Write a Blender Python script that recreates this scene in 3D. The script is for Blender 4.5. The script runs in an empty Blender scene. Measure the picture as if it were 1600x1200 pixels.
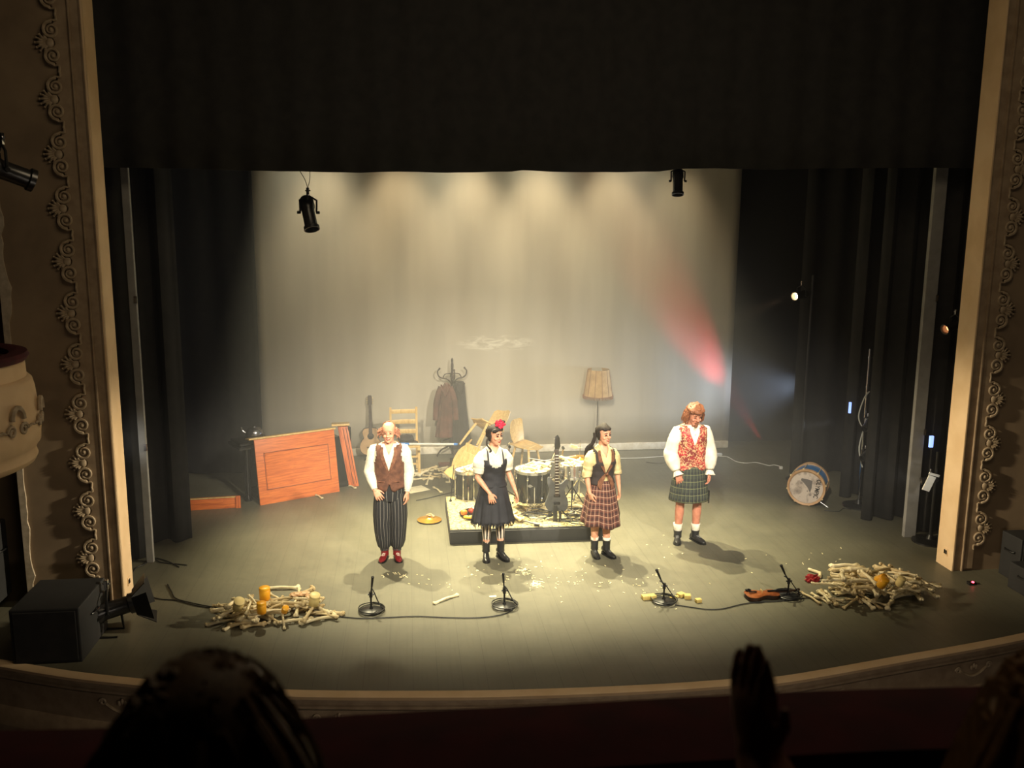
import bpy, bmesh, math, random
import numpy as np
from mathutils import Vector, Matrix, noise, Euler
R = math.radians; PI = math.pi
sc = bpy.context.scene; COL = sc.collection
random.seed(7)

# ---------------------------------------------------------------- camera
F, TH, PS, RO, CH = 1400.0, R(10.1), R(6.66), R(.43), 3.96
fw = Vector((math.sin(PS)*math.cos(TH), math.cos(PS)*math.cos(TH), -math.sin(TH)))
r0 = Vector((math.cos(PS), -math.sin(PS), 0)); u0 = r0.cross(fw)
rt = r0*math.cos(RO)+u0*math.sin(RO); up = rt.cross(fw)
CAM = Vector((0, 0, CH))
cd = bpy.data.cameras.new('camera'); cam = bpy.data.objects.new('camera', cd); COL.objects.link(cam)
M = Matrix((rt, up, -fw)).transposed().to_4x4(); M.translation = CAM; cam.matrix_world = M
cd.sensor_width = 36; cd.lens = F/1600*36; cd.clip_start = .05; cd.clip_end = 100
cd.dof.use_dof = True; cd.dof.focus_distance = 11; cd.dof.aperture_fstop = 3.2
sc.camera = cam
def ray(x, y): return fw+rt*((x-800)/F)-up*((y-600)/F)
def at(x, y, z=0.0):
    "point of the horizontal plane z seen at pixel x, y"
    d = ray(x, y); return CAM+d*((z-CH)/d.z)
def atY(x, y, Y):
    d = ray(x, y); return CAM+d*(Y/d.y)

# ---------------------------------------------------------------- world, exposure, lights
w = bpy.data.worlds.new('world'); sc.world = w; w.use_nodes = True
w.node_tree.nodes['Background'].inputs[0].default_value = (.9, .75, .55, 1)
w.node_tree.nodes['Background'].inputs[1].default_value = .006
vs = sc.view_settings; vs.view_transform = 'Standard'; vs.look = 'None'; vs.gamma = 1; vs.use_curve_mapping = False
vs.exposure = 1.2
sc.cycles.volume_bounces = 0; sc.cycles.max_bounces = 6; sc.cycles.use_denoising = True
sc.cycles.volume_max_steps = 64; sc.cycles.caustics_reflective = False; sc.cycles.caustics_refractive = False
def spot(loc, aim, power, ang, col, blend=.7, size=.08, name='spot'):
    l = bpy.data.lights.new(name, 'SPOT'); l.energy = power; l.spot_size = R(ang); l.spot_blend = blend
    l.color = col; l.shadow_soft_size = size
    o = bpy.data.objects.new(name, l); COL.objects.link(o); o.location = loc
    o.rotation_euler = (Vector(aim)-Vector(loc)).to_track_quat('-Z', 'Y').to_euler(); return o
def area(loc, aim, power, sx, sy, col, name='area'):
    l = bpy.data.lights.new(name, 'AREA'); l.energy = power; l.shape = 'RECTANGLE'; l.size = sx; l.size_y = sy; l.color = col
    o = bpy.data.objects.new(name, l); COL.objects.link(o); o.location = loc
    o.rotation_euler = (Vector(aim)-Vector(loc)).to_track_quat('-Z', 'Y').to_euler(); return o
WARM = (1, .80, .50); WHITE = (1, .90, .74); COOL = (.62, .76, 1)
# wash of the back cloth: a row of lanterns over it
for i, X in enumerate((-1.35, -.15, 1.05, 2.2, 3.4, 4.6)):
    spot((X, 14.35, 5.9), (X+.03, 15.2, 3.0), (80, 130, 140, 150, 110, 55)[i], 54, WARM, 1, .12, 'backcloth_wash')
# back light rig over the kit: shadows fall toward the audience
for X, aX, p in ((-1.6, -.3, 900), (.5, .9, 1150), (1.6, 2.3, 1000), (2.9, 3.4, 800)):
    spot((X, 12.9, 6.3), (aX, 10.75, 0), p*2.1, 46, (1, .88, .54), 1, .05, 'back_light')
# face light from the auditorium bridge
spot((-1.5, 1.0, 7.6), (.9, 10.9, .8), 2700, 33, (1, .90, .68), .9, .12, 'face_light')
spot((5.0, 1.0, 7.6), (1.7, 10.9, .8), 2700, 33, (1, .92, .76), .9, .12, 'face_light')
spot((-.5, 1.0, 7.6), (5.0, 11.4, .4), 2400, 17, (1, .92, .76), 1, .12, 'face_light')
spot((3.8, 1.0, 7.6), (-1.8, 12.2, .4), 2000, 14, (1, .90, .72), 1, .12, 'face_light')
# added spots with no fixture, each brightening the opposite jamb
spot((8.3, 7.6, 4.6), (-3.0, 9.42, .7), 2600, 17, (1, .85, .60), 1, .2, 'jamb_fill')
spot((-4.9, 7.6, 4.8), (6.28, 9.42, .9), 2400, 18, (1, .82, .55), 1, .2, 'jamb_fill')
# cool cross light, red lantern behind the wing, added auditorium fills
spot((6.7, 14.4, 1.3), (1.5, 14.6, .7), 130, 90, COOL, 1, .15, 'cross_light')
spot((6.15, 14.75, .25), (4.9, 15.24, 2.2), 190, 26, (1, .03, .05), 1, .02, 'red_light')
area((1.6, 5.0, 7.5), (1.6, 9.5, .5), 36, 5, 2, (1, .78, .5), 'house_fill')  # added overhead fill to lift the dark auditorium walls, no real source
area((1.8, 2.6, 1.2), (1.8, 7.0, -.3), 16, 5, .4, (1, .84, .66), 'apron_fill')  # added low fill to brighten the apron front, no real source

# ---------------------------------------------------------------- materials
def srgb(*c): return tuple(((v/255)/12.92 if v/255 <= .04045 else ((v/255+.055)/1.055)**2.4) for v in c)+(1,)
class NT:
    def __init__(s, name):
        s.m = bpy.data.materials.new(name); s.m.use_nodes = True; s.t = s.m.node_tree; s.n = s.t.nodes; s.l = s.t.links
        s.b = s.n['Principled BSDF']
    def node(s, typ, **kw):
        n = s.n.new(typ)
        for k, v in kw.items(): setattr(n, k, v)
        return n
    def link(s, a, b): s.l.new(a, b)
    def math(s, op, a, b=None, c=None):
        n = s.n.new('ShaderNodeMath'); n.operation = op
        for i, v in enumerate((a, b, c)):
            if v is None: continue
            if isinstance(v, (int, float)): n.inputs[i].default_value = v
            else: s.link(v, n.inputs[i])
        return n.outputs[0]
    def mix(s, f, a, b):
        n = s.n.new('ShaderNodeMix'); n.data_type = 'RGBA'
        for i, v in ((0, f), (6, a), (7, b)):
            if isinstance(v, (int, float, tuple)): n.inputs[i].default_value = v
            else: s.link(v, n.inputs[i])
        return n.outputs[2]
    def coord(s, which='Object', scale=(1, 1, 1)):
        tc = s.n.new('ShaderNodeTexCoord'); mp = s.n.new('ShaderNodeMapping'); mp.inputs['Scale'].default_value = scale
        s.link(tc.outputs[which], mp.inputs[0]); return mp.outputs[0]
    def noise(s, vec, scale=5, detail=4, rough=.5, dist=0):
        n = s.n.new('ShaderNodeTexNoise'); n.inputs['Scale'].default_value = scale; n.inputs['Detail'].default_value = detail
        n.inputs['Roughness'].default_value = rough; n.inputs['Distortion'].default_value = dist
        s.link(vec, n.inputs['Vector']); return n.outputs['Fac']
    def ramp(s, f, a, b):
        n = s.n.new('ShaderNodeMapRange'); n.inputs[1].default_value = a; n.inputs[2].default_value = b; s.link(f, n.inputs[0]); return n.outputs[0]
    def bump(s, h, strength=.3, dist=.01):
        n = s.n.new('ShaderNodeBump'); n.inputs['Strength'].default_value = strength; n.inputs['Distance'].default_value = dist
        s.link(h, n.inputs['Height']); s.link(n.outputs[0], s.b.inputs['Normal'])
    def base(s, c):
        if isinstance(c, tuple): s.b.inputs['Base Color'].default_value = c
        else: s.link(c, s.b.inputs['Base Color'])
    def sep(s, vec):
        n = s.n.new('ShaderNodeSeparateXYZ'); s.link(vec, n.inputs[0]); return n.outputs
def mat(name, col, rough=.6, metal=0.0, col2=None, scale=8, bump=0.0, spec=None, stretch=(1, 1, 1)):
    t = NT(name); t.b.inputs['Roughness'].default_value = rough; t.b.inputs['Metallic'].default_value = metal
    if spec is not None: t.b.inputs['Specular IOR Level'].default_value = spec
    v = t.coord('Object', stretch); nz = t.noise(v, scale)
    c2 = col2 or tuple(x*.82 for x in col[:3])+(1,)
    t.base(t.mix(t.ramp(nz, .35, .65), col, c2))
    if bump: t.bump(nz, bump)
    return t.m
def wood(name, a, b, scale=3, stretch=(1, 14, 14), rough=.42):
    t = NT(name); v = t.coord('Object', stretch); n1 = t.noise(v, scale, 6, .6, .8)
    t.base(t.mix(t.ramp(n1, .38, .66), a, b)); t.b.inputs['Roughness'].default_value = rough; t.bump(n1, .08, .003); return t.m
def uvpat(name, base, lines, su, sv, rough=.85, base2=None):
    "woven pattern from the garment's own UV: lines = [(axis, period multiple, width, colour, mix)]"
    t = NT(name); t.b.inputs['Roughness'].default_value = rough
    x, y, z = t.sep(t.coord('UV', (su, sv, 1)))
    col = t.mix(t.ramp(t.noise(t.coord('Object'), 30), .3, .7), base, base2 or tuple(c*.75 for c in base[:3])+(1,))
    for ax, mult, off, wd, c, f in lines:
        s = x if ax == 'u' else y
        fr = t.math('FRACT', t.math('ADD', t.math('MULTIPLY', s, mult), off))
        col = t.mix(t.math('MULTIPLY', t.math('LESS_THAN', fr, wd), f), col, c)
    t.base(col); return t.m
MT = {}
MT['black'] = mat('black_cloth', (.012, .012, .012, 1), .95, col2=(.02, .019, .018, 1))
MT['blackflat'] = mat('black_paint', (.02, .02, .02, 1), .7)
MT['greyflat'] = mat('grey_flat', (.26, .255, .24, 1), .8)
MT['blackmetal'] = mat('black_metal', (.018, .018, .018, 1), .35, .3)
MT['gloss'] = mat('black_gloss', (.006, .006, .007, 1), .12)
MT['chrome'] = mat('chrome', (.8, .8, .82, 1), .18, 1)
MT['brass'] = mat('brass', srgb(238, 190, 80), .3, .9, srgb(220, 160, 60))
MT['cream'] = mat('cream_paint', srgb(226, 198, 158), .75, col2=srgb(214, 184, 142), scale=3)
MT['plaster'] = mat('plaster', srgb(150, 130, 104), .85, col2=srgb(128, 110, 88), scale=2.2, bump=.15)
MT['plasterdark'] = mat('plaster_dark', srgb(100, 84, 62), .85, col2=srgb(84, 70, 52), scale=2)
MT['plasterpale'] = mat('plaster_pale', srgb(196, 182, 160), .8, col2=srgb(170, 156, 134), scale=14)
MT['moulding'] = mat('moulding', srgb(162, 142, 116), .7, col2=srgb(142, 122, 98), scale=9)
MT['ornament'] = mat('ornament', srgb(176, 158, 132), .6, col2=srgb(150, 132, 106), scale=20)
MT['velvet'] = mat('red_velvet', srgb(78, 16, 24), .9, col2=srgb(58, 12, 18))
MT['carpet'] = mat('carpet', srgb(60, 22, 22), .95)
MT['bone'] = mat('bone', srgb(234, 222, 186), .55, col2=srgb(208, 192, 150), scale=14, bump=.1)
MT['bonedark'] = mat('bone_old', srgb(214, 196, 152), .6, col2=srgb(172, 150, 108), scale=10, bump=.1)
MT['orange_wood'] = wood('orange_wood', srgb(230, 126, 56), srgb(190, 90, 38))
MT['orange_woodv'] = wood('orange_wood_upright', srgb(222, 118, 56), srgb(160, 70, 32), stretch=(14, 14, 1))
MT['pine'] = wood('pine', srgb(228, 196, 130), srgb(204, 164, 98), stretch=(8, 8, 2))
MT['ply'] = wood('plywood', srgb(236, 204, 140), srgb(212, 172, 104), stretch=(3, 8, 8), rough=.35)
MT['darkwood'] = mat('dark_wood', srgb(58, 38, 26), .4, col2=srgb(40, 26, 18))
MT['skin'] = mat('skin', srgb(226, 168, 136), .5, col2=srgb(214, 150, 120), scale=20)
MT['skinm'] = mat('skin_ruddy', srgb(206, 140, 112), .5, col2=srgb(190, 120, 96), scale=20)
MT['skinp'] = mat('skin_powdered', srgb(240, 208, 186), .55, col2=srgb(228, 184, 160), scale=16)
MT['skindark'] = mat('skin_audience', srgb(150, 100, 76), .6)
MT['hairdark'] = mat('hair_dark', (.012, .009, .008, 1), .75, col2=(.03, .02, .016, 1), scale=50)
MT['hairred'] = mat('hair_auburn', srgb(150, 92, 56), .55, col2=srgb(112, 64, 40), scale=60)
MT['hairgrey'] = mat('hair_faded_red', srgb(176, 122, 96), .7, col2=srgb(140, 92, 70), scale=60)
MT['hairblond'] = mat('hair_blond', srgb(176, 132, 76), .6, col2=srgb(120, 84, 44), scale=60, stretch=(4, 4, .6))
MT['hairbrown'] = mat('hair_brown', srgb(120, 92, 58), .6, col2=srgb(78, 58, 36), scale=60, stretch=(4, 4, .6))
MT['white'] = mat('white_cloth', srgb(236, 230, 214), .85, col2=srgb(216, 206, 184), scale=12, bump=.3)
MT['whitepaint'] = mat('white_paint', srgb(240, 238, 228), .4)
MT['creamcloth'] = mat('cream_cloth', srgb(226, 208, 160), .85, col2=srgb(204, 184, 134), scale=12, bump=.3)
MT['blackdress'] = mat('black_dress', (.016, .016, .02, 1), .7, col2=(.03, .03, .036, 1), scale=6)
MT['brownvest'] = mat('brown_vest', srgb(112, 74, 56), .85, col2=srgb(84, 54, 42), scale=18, bump=.2)
MT['darkvest'] = mat('charcoal_vest', srgb(58, 50, 50), .85, scale=18)
MT['lapel'] = mat('brown_lapel', srgb(136, 92, 66), .85, col2=srgb(100, 62, 46), scale=26)
MT['coatbrown'] = mat('coat_brown', srgb(104, 66, 54), .9, col2=srgb(78, 48, 40), scale=6)
MT['coatdark'] = mat('coat_dark', srgb(52, 44, 42), .9, col2=srgb(38, 32, 30), scale=6)
MT['leather'] = mat('black_leather', (.012, .012, .012, 1), .3, col2=(.02, .02, .02, 1))
MT['redshoe'] = mat('red_leather', srgb(122, 26, 30), .4)
MT['rose'] = mat('rose', srgb(232, 40, 78), .7, col2=srgb(190, 16, 50), scale=40)
MT['shade'] = mat('lamp_shade', srgb(206, 170, 120), .8, col2=srgb(184, 146, 98), scale=10)
MT['fringe'] = mat('fringe', srgb(150, 104, 78), .9)
MT['lips'] = mat('lips', srgb(160, 50, 50), .4)
MT['makeup'] = mat('dark_makeup', srgb(60, 34, 34), .6)
MT['paper'] = mat('paper', srgb(238, 230, 198), .7)
MT['blue'] = mat('blue_paint', srgb(40, 130, 196), .3, col2=srgb(30, 108, 176))
MT['bluetape'] = mat('blue_tape', srgb(60, 140, 230), .5)
MT['hoop'] = mat('wood_hoop', srgb(206, 168, 128), .5, col2=srgb(180, 138, 98))
MT['can'] = mat('lantern_black', (.10, .10, .10, 1), .28, .85)
MT['pot'] = mat('pot_metal', (.25, .25, .26, 1), .25, .9)
MT['orange'] = mat('orange_peel', srgb(240, 130, 40), .5)
MT['banana'] = mat('banana_peel', srgb(240, 190, 50), .5)
MT['apple'] = mat('red_apple', srgb(190, 60, 40), .4)
MT['violin'] = mat('violin_varnish', srgb(150, 88, 48), .25, col2=srgb(104, 54, 30), scale=8)
MT['greyguitar'] = mat('grey_guitar', srgb(92, 94, 96), .35, col2=srgb(76, 78, 80))
MT['guitartop'] = mat('guitar_top', srgb(196, 160, 116), .4, col2=srgb(176, 138, 96), scale=5)
MT['red'] = mat('red_cloth', srgb(150, 30, 34), .8)
MT['straw'] = mat('straw', srgb(240, 226, 180), .7)
MT['block'] = mat('sponge_block', srgb(206, 184, 110), .8, col2=srgb(176, 150, 84))
MT['cablewhite'] = mat('white_cable', srgb(220, 220, 214), .5)
MT['cable'] = mat('black_cable', (.01, .01, .01, 1), .55)
MT['auditorium'] = mat('auditorium_wall', srgb(60, 48, 34), .9)
MT['snarehead'] = mat('drum_head', srgb(226, 218, 196), .5)
MT['jar'] = mat('amber_tub', srgb(246, 186, 50), .35, col2=srgb(226, 150, 30))
MT['jar2'] = mat('cream_tub', srgb(224, 204, 140), .45)
def emis(name, col, s):
    m = bpy.data.materials.new(name); m.use_nodes = True; b = m.node_tree.nodes['Principled BSDF']
    b.inputs['Base Color'].default_value = col; b.inputs['Emission Color'].default_value = col; b.inputs['Emission Strength'].default_value = s; return m
MT['bulb'] = emis('warm_lens', (1, .68, .34, 1), 9)
MT['bulbdim'] = emis('orange_lens', (1, .35, .12, 1), 2.2)
MT['ledblue'] = emis('blue_screen', (.25, .38, 1, 1), .8)
MT['ledred'] = emis('red_led', (1, .05, .08, 1), 4)
# floor: worn dark dance floor with plank seams running upstage
t = NT('stage_floor'); v = t.coord('Object'); x, y, z = t.sep(v)
n1 = t.noise(v, 1.3, 6, .6); n2 = t.noise(v, 14, 5, .65); n3 = t.noise(t.coord('Object', (9, .5, 1)), 3, 4)
c = t.mix(t.ramp(n1, .3, .7), srgb(104, 101, 84), srgb(88, 86, 72)); c = t.mix(t.math('MULTIPLY', t.ramp(n2, .45, .75), .3), c, srgb(110, 104, 84))
c = t.mix(t.math('MULTIPLY', t.ramp(n3, .5, .8), .25), c, srgb(60, 56, 44))
seam = t.math('LESS_THAN', t.math('FRACT', t.math('MULTIPLY', x, 4.6)), .018)
c = t.mix(t.math('MULTIPLY', seam, .45), c, srgb(40, 38, 30))
t.base(c); t.link(t.math('ADD', t.math('MULTIPLY', n2, .25), .36), t.b.inputs['Roughness']); t.bump(n2, .12, .004); MT['floor'] = t.m
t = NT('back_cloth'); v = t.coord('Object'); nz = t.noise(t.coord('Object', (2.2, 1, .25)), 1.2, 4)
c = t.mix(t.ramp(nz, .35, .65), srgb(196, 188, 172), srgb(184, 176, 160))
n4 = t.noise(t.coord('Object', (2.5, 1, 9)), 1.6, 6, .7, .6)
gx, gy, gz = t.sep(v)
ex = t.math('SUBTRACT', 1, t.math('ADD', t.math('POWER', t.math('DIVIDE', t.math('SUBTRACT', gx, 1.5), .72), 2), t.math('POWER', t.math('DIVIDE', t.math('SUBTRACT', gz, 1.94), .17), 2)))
ms = t.math('MULTIPLY', t.ramp(ex, 0, .8), t.ramp(n4, .46, .62))  # ragged pale patch mixed into the cloth colour
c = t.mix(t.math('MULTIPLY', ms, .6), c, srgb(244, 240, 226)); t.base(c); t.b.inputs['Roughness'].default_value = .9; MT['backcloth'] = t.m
t = NT('rug'); v = t.coord('Object'); vo = t.node('ShaderNodeTexVoronoi', feature='DISTANCE_TO_EDGE'); vo.inputs['Scale'].default_value = 15
t.link(v, vo.inputs['Vector']); nn = t.noise(v, 30, 3, .5, 2)
k = t.math('MULTIPLY', t.math('LESS_THAN', vo.outputs['Distance'], .10), t.ramp(nn, .44, .5))
t.base(t.mix(t.math('MULTIPLY', k, .85), srgb(186, 172, 124), srgb(30, 27, 24))); t.b.inputs['Roughness'].default_value = .9; MT['rug'] = t.m
t = NT('brocade'); v = t.coord('Object'); nn = t.noise(v, 22, 3, .5, 2.5); n5 = t.noise(v, 9, 2)
c = t.mix(t.ramp(n5, .42, .58), srgb(176, 30, 44), srgb(120, 40, 38)); c = t.mix(t.ramp(nn, .52, .56), c, srgb(206, 164, 120)); t.base(c); t.b.inputs['Roughness'].default_value = .6; MT['brocade'] = t.m
MT['plaid'] = uvpat('brown_plaid', srgb(92, 56, 50), [('u', 1, 0, .14, srgb(52, 34, 36), .8), ('v', 1, 0, .14, srgb(52, 34, 36), .8), ('u', 1, .5, .07, srgb(214, 176, 150), .8), ('v', 1, .5, .07, srgb(214, 176, 150), .8), ('u', 1, .3, .05, srgb(170, 110, 90), .6), ('v', 1, .3, .05, srgb(170, 110, 90), .6)], 26, 14)
MT['kilt'] = uvpat('green_tartan', srgb(58, 64, 56), [('u', 1, 0, .3, srgb(34, 38, 40), .8), ('v', 1, 0, .3, srgb(34, 38, 40), .8), ('u', 1, .6, .06, srgb(140, 140, 96), .7), ('v', 1, .6, .06, srgb(140, 140, 96), .7)], 30, 12)
MT['pinstripe'] = uvpat('pinstripe', (.018, .018, .02, 1), [('u', 1, 0, .12, srgb(150, 146, 136), .6)], 18, 1)
MT['stocking'] = uvpat('striped_stocking', srgb(232, 214, 196), [('u', 1, 0, .48, (.012, .012, .012, 1), 1)], 8, 1)
t = NT('dotted_shirt'); vo = t.node('ShaderNodeTexVoronoi'); vo.inputs['Scale'].default_value = 46; t.link(t.coord('Object'), vo.inputs['Vector'])
t.base(t.mix(t.math('MULTIPLY', t.math('LESS_THAN', vo.outputs['Distance'], .22), .5), srgb(236, 228, 206), srgb(130, 110, 84))); t.b.inputs['Roughness'].default_value = .85; MT['dotted'] = t.m

# ---------------------------------------------------------------- mesh helpers
def tag(o, label=None, cat=None, group=None, kind=None):
    if label: o['label'] = label
    if cat: o['category'] = cat
    if group: o['group'] = group
    if kind: o['kind'] = kind
    return o
def thing(name, label, cat, loc=(0, 0, 0), rz=0, group=None, rot=None):
    o = bpy.data.objects.new(name, None); COL.objects.link(o); o.location = loc
    o.rotation_euler = rot if rot else (0, 0, rz); o.empty_display_size = .1
    return tag(o, label, cat, group)
def obj(name, bm, m, parent=None, smooth=True, loc=None, label=None):
    me = bpy.data.meshes.new(name); bmesh.ops.recalc_face_normals(bm, faces=bm.faces[:]); bm.to_mesh(me); bm.free()
    for mm in (m if isinstance(m, (list, tuple)) else [m]): me.materials.append(MT[mm] if isinstance(mm, str) else mm)
    if smooth:
        me.polygons.foreach_set('use_smooth', [True]*len(me.polygons)); me.set_sharp_from_angle(angle=R(42))
    o = bpy.data.objects.new(name, me); COL.objects.link(o)
    if loc is not None: o.location = loc
    if parent is not None: o.parent = parent
    if label: o['label'] = label
    return o
def nb(): return bmesh.new()
def box(bm, c, s, rot=None, bev=0.0, mi=0):
    Mx = Matrix.Translation(c) @ (rot.to_matrix().to_4x4() if rot is not None else Matrix()) @ Matrix.Diagonal((*s, 1))
    g = bmesh.ops.create_cube(bm, size=1, matrix=Mx); vs_ = g['verts']
    fs = set(f for v_ in vs_ for f in v_.link_faces)
    for f in fs: f.material_index = mi
    if bev:
        es = list(set(e for f in fs for e in f.edges)); bmesh.ops.bevel(bm, geom=es, offset=bev, segments=2, affect='EDGES', profile=.6)
    return bm
def frame(d):
    d = d.normalized(); a = Vector((0, 0, 1)) if abs(d.z) < .9 else Vector((0, 1, 0))
    x = d.cross(a).normalized(); return x, d.cross(x).normalized()
def rings(bm, rs, closed_u=True, cap=True, closed_v=False, uv=True, mi=0):
    "loft through rings of equal point counts; UV u around, v along"
    layer = bm.loops.layers.uv.verify() if uv else None
    V = [[bm.verts.new(p) for p in r] for r in rs]; n = len(rs[0]); m = len(rs)
    dist = [0.0]
    for j in range(1, m): dist.append(dist[-1]+(Vector(rs[j][0])-Vector(rs[j-1][0])).length)
    for j in range(m if closed_v else m-1):
        a, b = V[j], V[(j+1) % m]
        for i in range(n if closed_u else n-1):
            k = (i+1) % n
            try: f = bm.faces.new((a[i], a[k], b[k], b[i]))
            except ValueError: continue
            f.material_index = mi
            if uv:
                for lp, (uu, vv) in zip(f.loops, ((i/n, dist[j]), ((i+1)/n, dist[j]), ((i+1)/n, dist[min(j+1, m-1)]), (i/n, dist[min(j+1, m-1)]))): lp[layer].uv = (uu, vv)
    if cap and closed_u and not closed_v:
        for r_ in (V[0], V[-1]):
            try: f = bm.faces.new(r_); f.material_index = mi
            except ValueError: pass
    return bm
def circ(c, x, y, rx, ry=None, n=12, ph=0, fn=None, p=2.0):
    ry = rx if ry is None else ry; out = []
    for i in range(n):
        a = 2*PI*i/n+ph; k = fn(a) if fn else 1; ca, sa = math.cos(a), math.sin(a)
        if p != 2: ca = math.copysign(abs(ca)**(2/p), ca); sa = math.copysign(abs(sa)**(2/p), sa)
        out.append(Vector(c)+x*(rx*k*ca)+y*(ry*k*sa))
    return out
def tube(bm, pts, r, seg=8, cap=True, closed=False, mi=0, flat=1.0, fn=None):
    pts = [Vector(p) for p in pts]; n = len(pts); rad = r if isinstance(r, (list, tuple)) else [r]*n
    rs = []; x = None
    for i, p in enumerate(pts):
        d = (pts[(i+1) % n]-pts[i-1]) if closed else (pts[min(i+1, n-1)]-pts[max(i-1, 0)])
        d = d.normalized()
        if x is None: x, y = frame(d)
        else:
            x = x-d*x.dot(d)
            x = x.normalized() if x.length > 1e-6 else frame(d)[0]
            y = d.cross(x).normalized()
        rs.append(circ(p, x, y, rad[i], rad[i]*flat, seg, fn=fn))
    return rings(bm, rs, cap=cap, closed_v=closed, mi=mi)
def smooth_path(pts, n=6):
    pts = [Vector(p) for p in pts]; out = []
    for i in range(len(pts)-1):
        p0, p1, p2, p3 = pts[max(i-1, 0)], pts[i], pts[i+1], pts[min(i+2, len(pts)-1)]
        for k in range(n):
            t_ = k/n; out.append(.5*((2*p1)+(p2-p0)*t_+(2*p0-5*p1+4*p2-p3)*t_*t_+(3*p1-p0-3*p2+p3)*t_**3))
    out.append(pts[-1]); return out
def lathe(bm, prof, seg=24, M=None, mi=0, cap=True, a0=0, a1=2*PI):
    rs = []; full = abs(a1-a0-2*PI) < 1e-6; M = M or Matrix()
    for r_, z_ in prof:
        rs.append([M @ Vector((r_*math.cos(a0+(a1-a0)*i/(seg if full else seg-1)), r_*math.sin(a0+(a1-a0)*i/(seg if full else seg-1)), z_)) for i in range(seg)])
    return rings(bm, rs, closed_u=full, cap=cap and full, mi=mi)
def ell(bm, c, r, rot=None, sub=2, nz=0.0, fr=8, mi=0):
    g = bmesh.ops.create_icosphere(bm, subdivisions=sub, radius=1)
    Mx = Matrix.Translation(c) @ (rot.to_matrix().to_4x4() if rot is not None else Matrix()) @ Matrix.Diagonal((*r, 1))
    for v_ in g['verts']:
        k = 1+nz*noise.noise(Vector(v_.co)*fr+Vector(c)*7) if nz else 1
        v_.co = Mx @ (v_.co*k)
    for f in set(f for v_ in g['verts'] for f in v_.link_faces): f.material_index = mi
    return bm
def prism(bm, poly, h, M=None, mi=0):
    "extrude a polygon in its xy plane by h along z"
    M = M or Matrix(); a = [bm.verts.new(M @ Vector((p[0], p[1], 0))) for p in poly]; b = [bm.verts.new(M @ Vector((p[0], p[1], h))) for p in poly]
    n = len(poly); fs = [bm.faces.new(a), bm.faces.new(b)]+[bm.faces.new((a[i], a[(i+1) % n], b[(i+1) % n], b[i])) for i in range(n)]
    for f in fs: f.material_index = mi
    return bm
def Tm(loc=(0, 0, 0), rx=0, ry=0, rz=0): return Matrix.Translation(loc) @ Euler((rx, ry, rz)).to_matrix().to_4x4()
def dup(root, loc, rot, label, group=None):
    r_ = root.copy(); COL.objects.link(r_); r_.location = loc; r_.rotation_euler = rot; r_['label'] = label
    if group: r_['group'] = group
    for ch in list(root.children):
        c_ = ch.copy(); COL.objects.link(c_); c_.parent = r_
        for g in ch.children:
            d_ = g.copy(); COL.objects.link(d_); d_.parent = c_
    return r_
def struct(name, bm, m, **k): return tag(obj(name, bm, m, **k), kind='structure')
def remeshed(bm, voxel):
    me = bpy.data.meshes.new('tmp'); bm.to_mesh(me); bm.free(); o = bpy.data.objects.new('tmp', me); COL.objects.link(o)
    md = o.modifiers.new('r', 'REMESH'); md.mode = 'VOXEL'; md.voxel_size = voxel
    sm = o.modifiers.new('s', 'SMOOTH'); sm.factor = .5; sm.iterations = 3
    bpy.context.view_layer.update(); dg = bpy.context.evaluated_depsgraph_get()
    m2 = bpy.data.meshes.new_from_object(o.evaluated_get(dg)); out = bmesh.new(); out.from_mesh(m2)
    bpy.data.objects.remove(o); bpy.data.meshes.remove(me); bpy.data.meshes.remove(m2); return out
# ================================================================ THE HOUSE AND STAGE
JL, JR = -3.0, 6.28
# stage floor with the bowed apron
edge = [(-5.2, 9.0), (-4.3, 8.35)]+[tuple(at(*p)[:2]) for p in ((60, 1045), (190, 1062), (420, 1081), (690, 1084), (877, 1080), (1035, 1073), (1150, 1065), (1228, 1060), (1400, 1030), (1600, 993))]+[(7.4, 8.1), (8.6, 8.9)]
edge = [tuple(v[:2]) for v in smooth_path([(*p, 0) for p in edge], 5)]
bm = nb(); prism(bm, edge+[(8.8, 15.7), (-5.6, 15.7)], -.16); struct('floor', bm, 'floor', smooth=False)
def sweep(bm, path, prof):
    "sweep a (outward, z) profile along a plan path"
    rs = []; n = len(path)
    for i, p in enumerate(path):
        d = (Vector((*path[min(i+1, n-1)], 0))-Vector((*path[max(i-1, 0)], 0))).normalized(); o = Vector((d.y, -d.x, 0))
        rs.append([Vector((*p, 0))+o*a+Vector((0, 0, b)) for a, b in prof])
    return rings(bm, rs)
bm = nb(); sweep(bm, edge, [(-.03, .012), (.05, .012), (.065, 0), (.05, -.035), (-.03, -.035)]); struct('trim_1', bm, 'cream')
bm = nb(); sweep(bm, edge, [(-.04, -.035), (.035, -.036), (.04, -.06), (.012, -.07), (.012, -.10), (.03, -.11), (.03, -.13), (0, -.145), (0, -.42), (.02, -.44), (.03, -.6), (.0, -.62), (0, -1.25), (-.1, -1.25), (-.1, -.3)])
struct('wall_front', bm, 'moulding')
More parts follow.
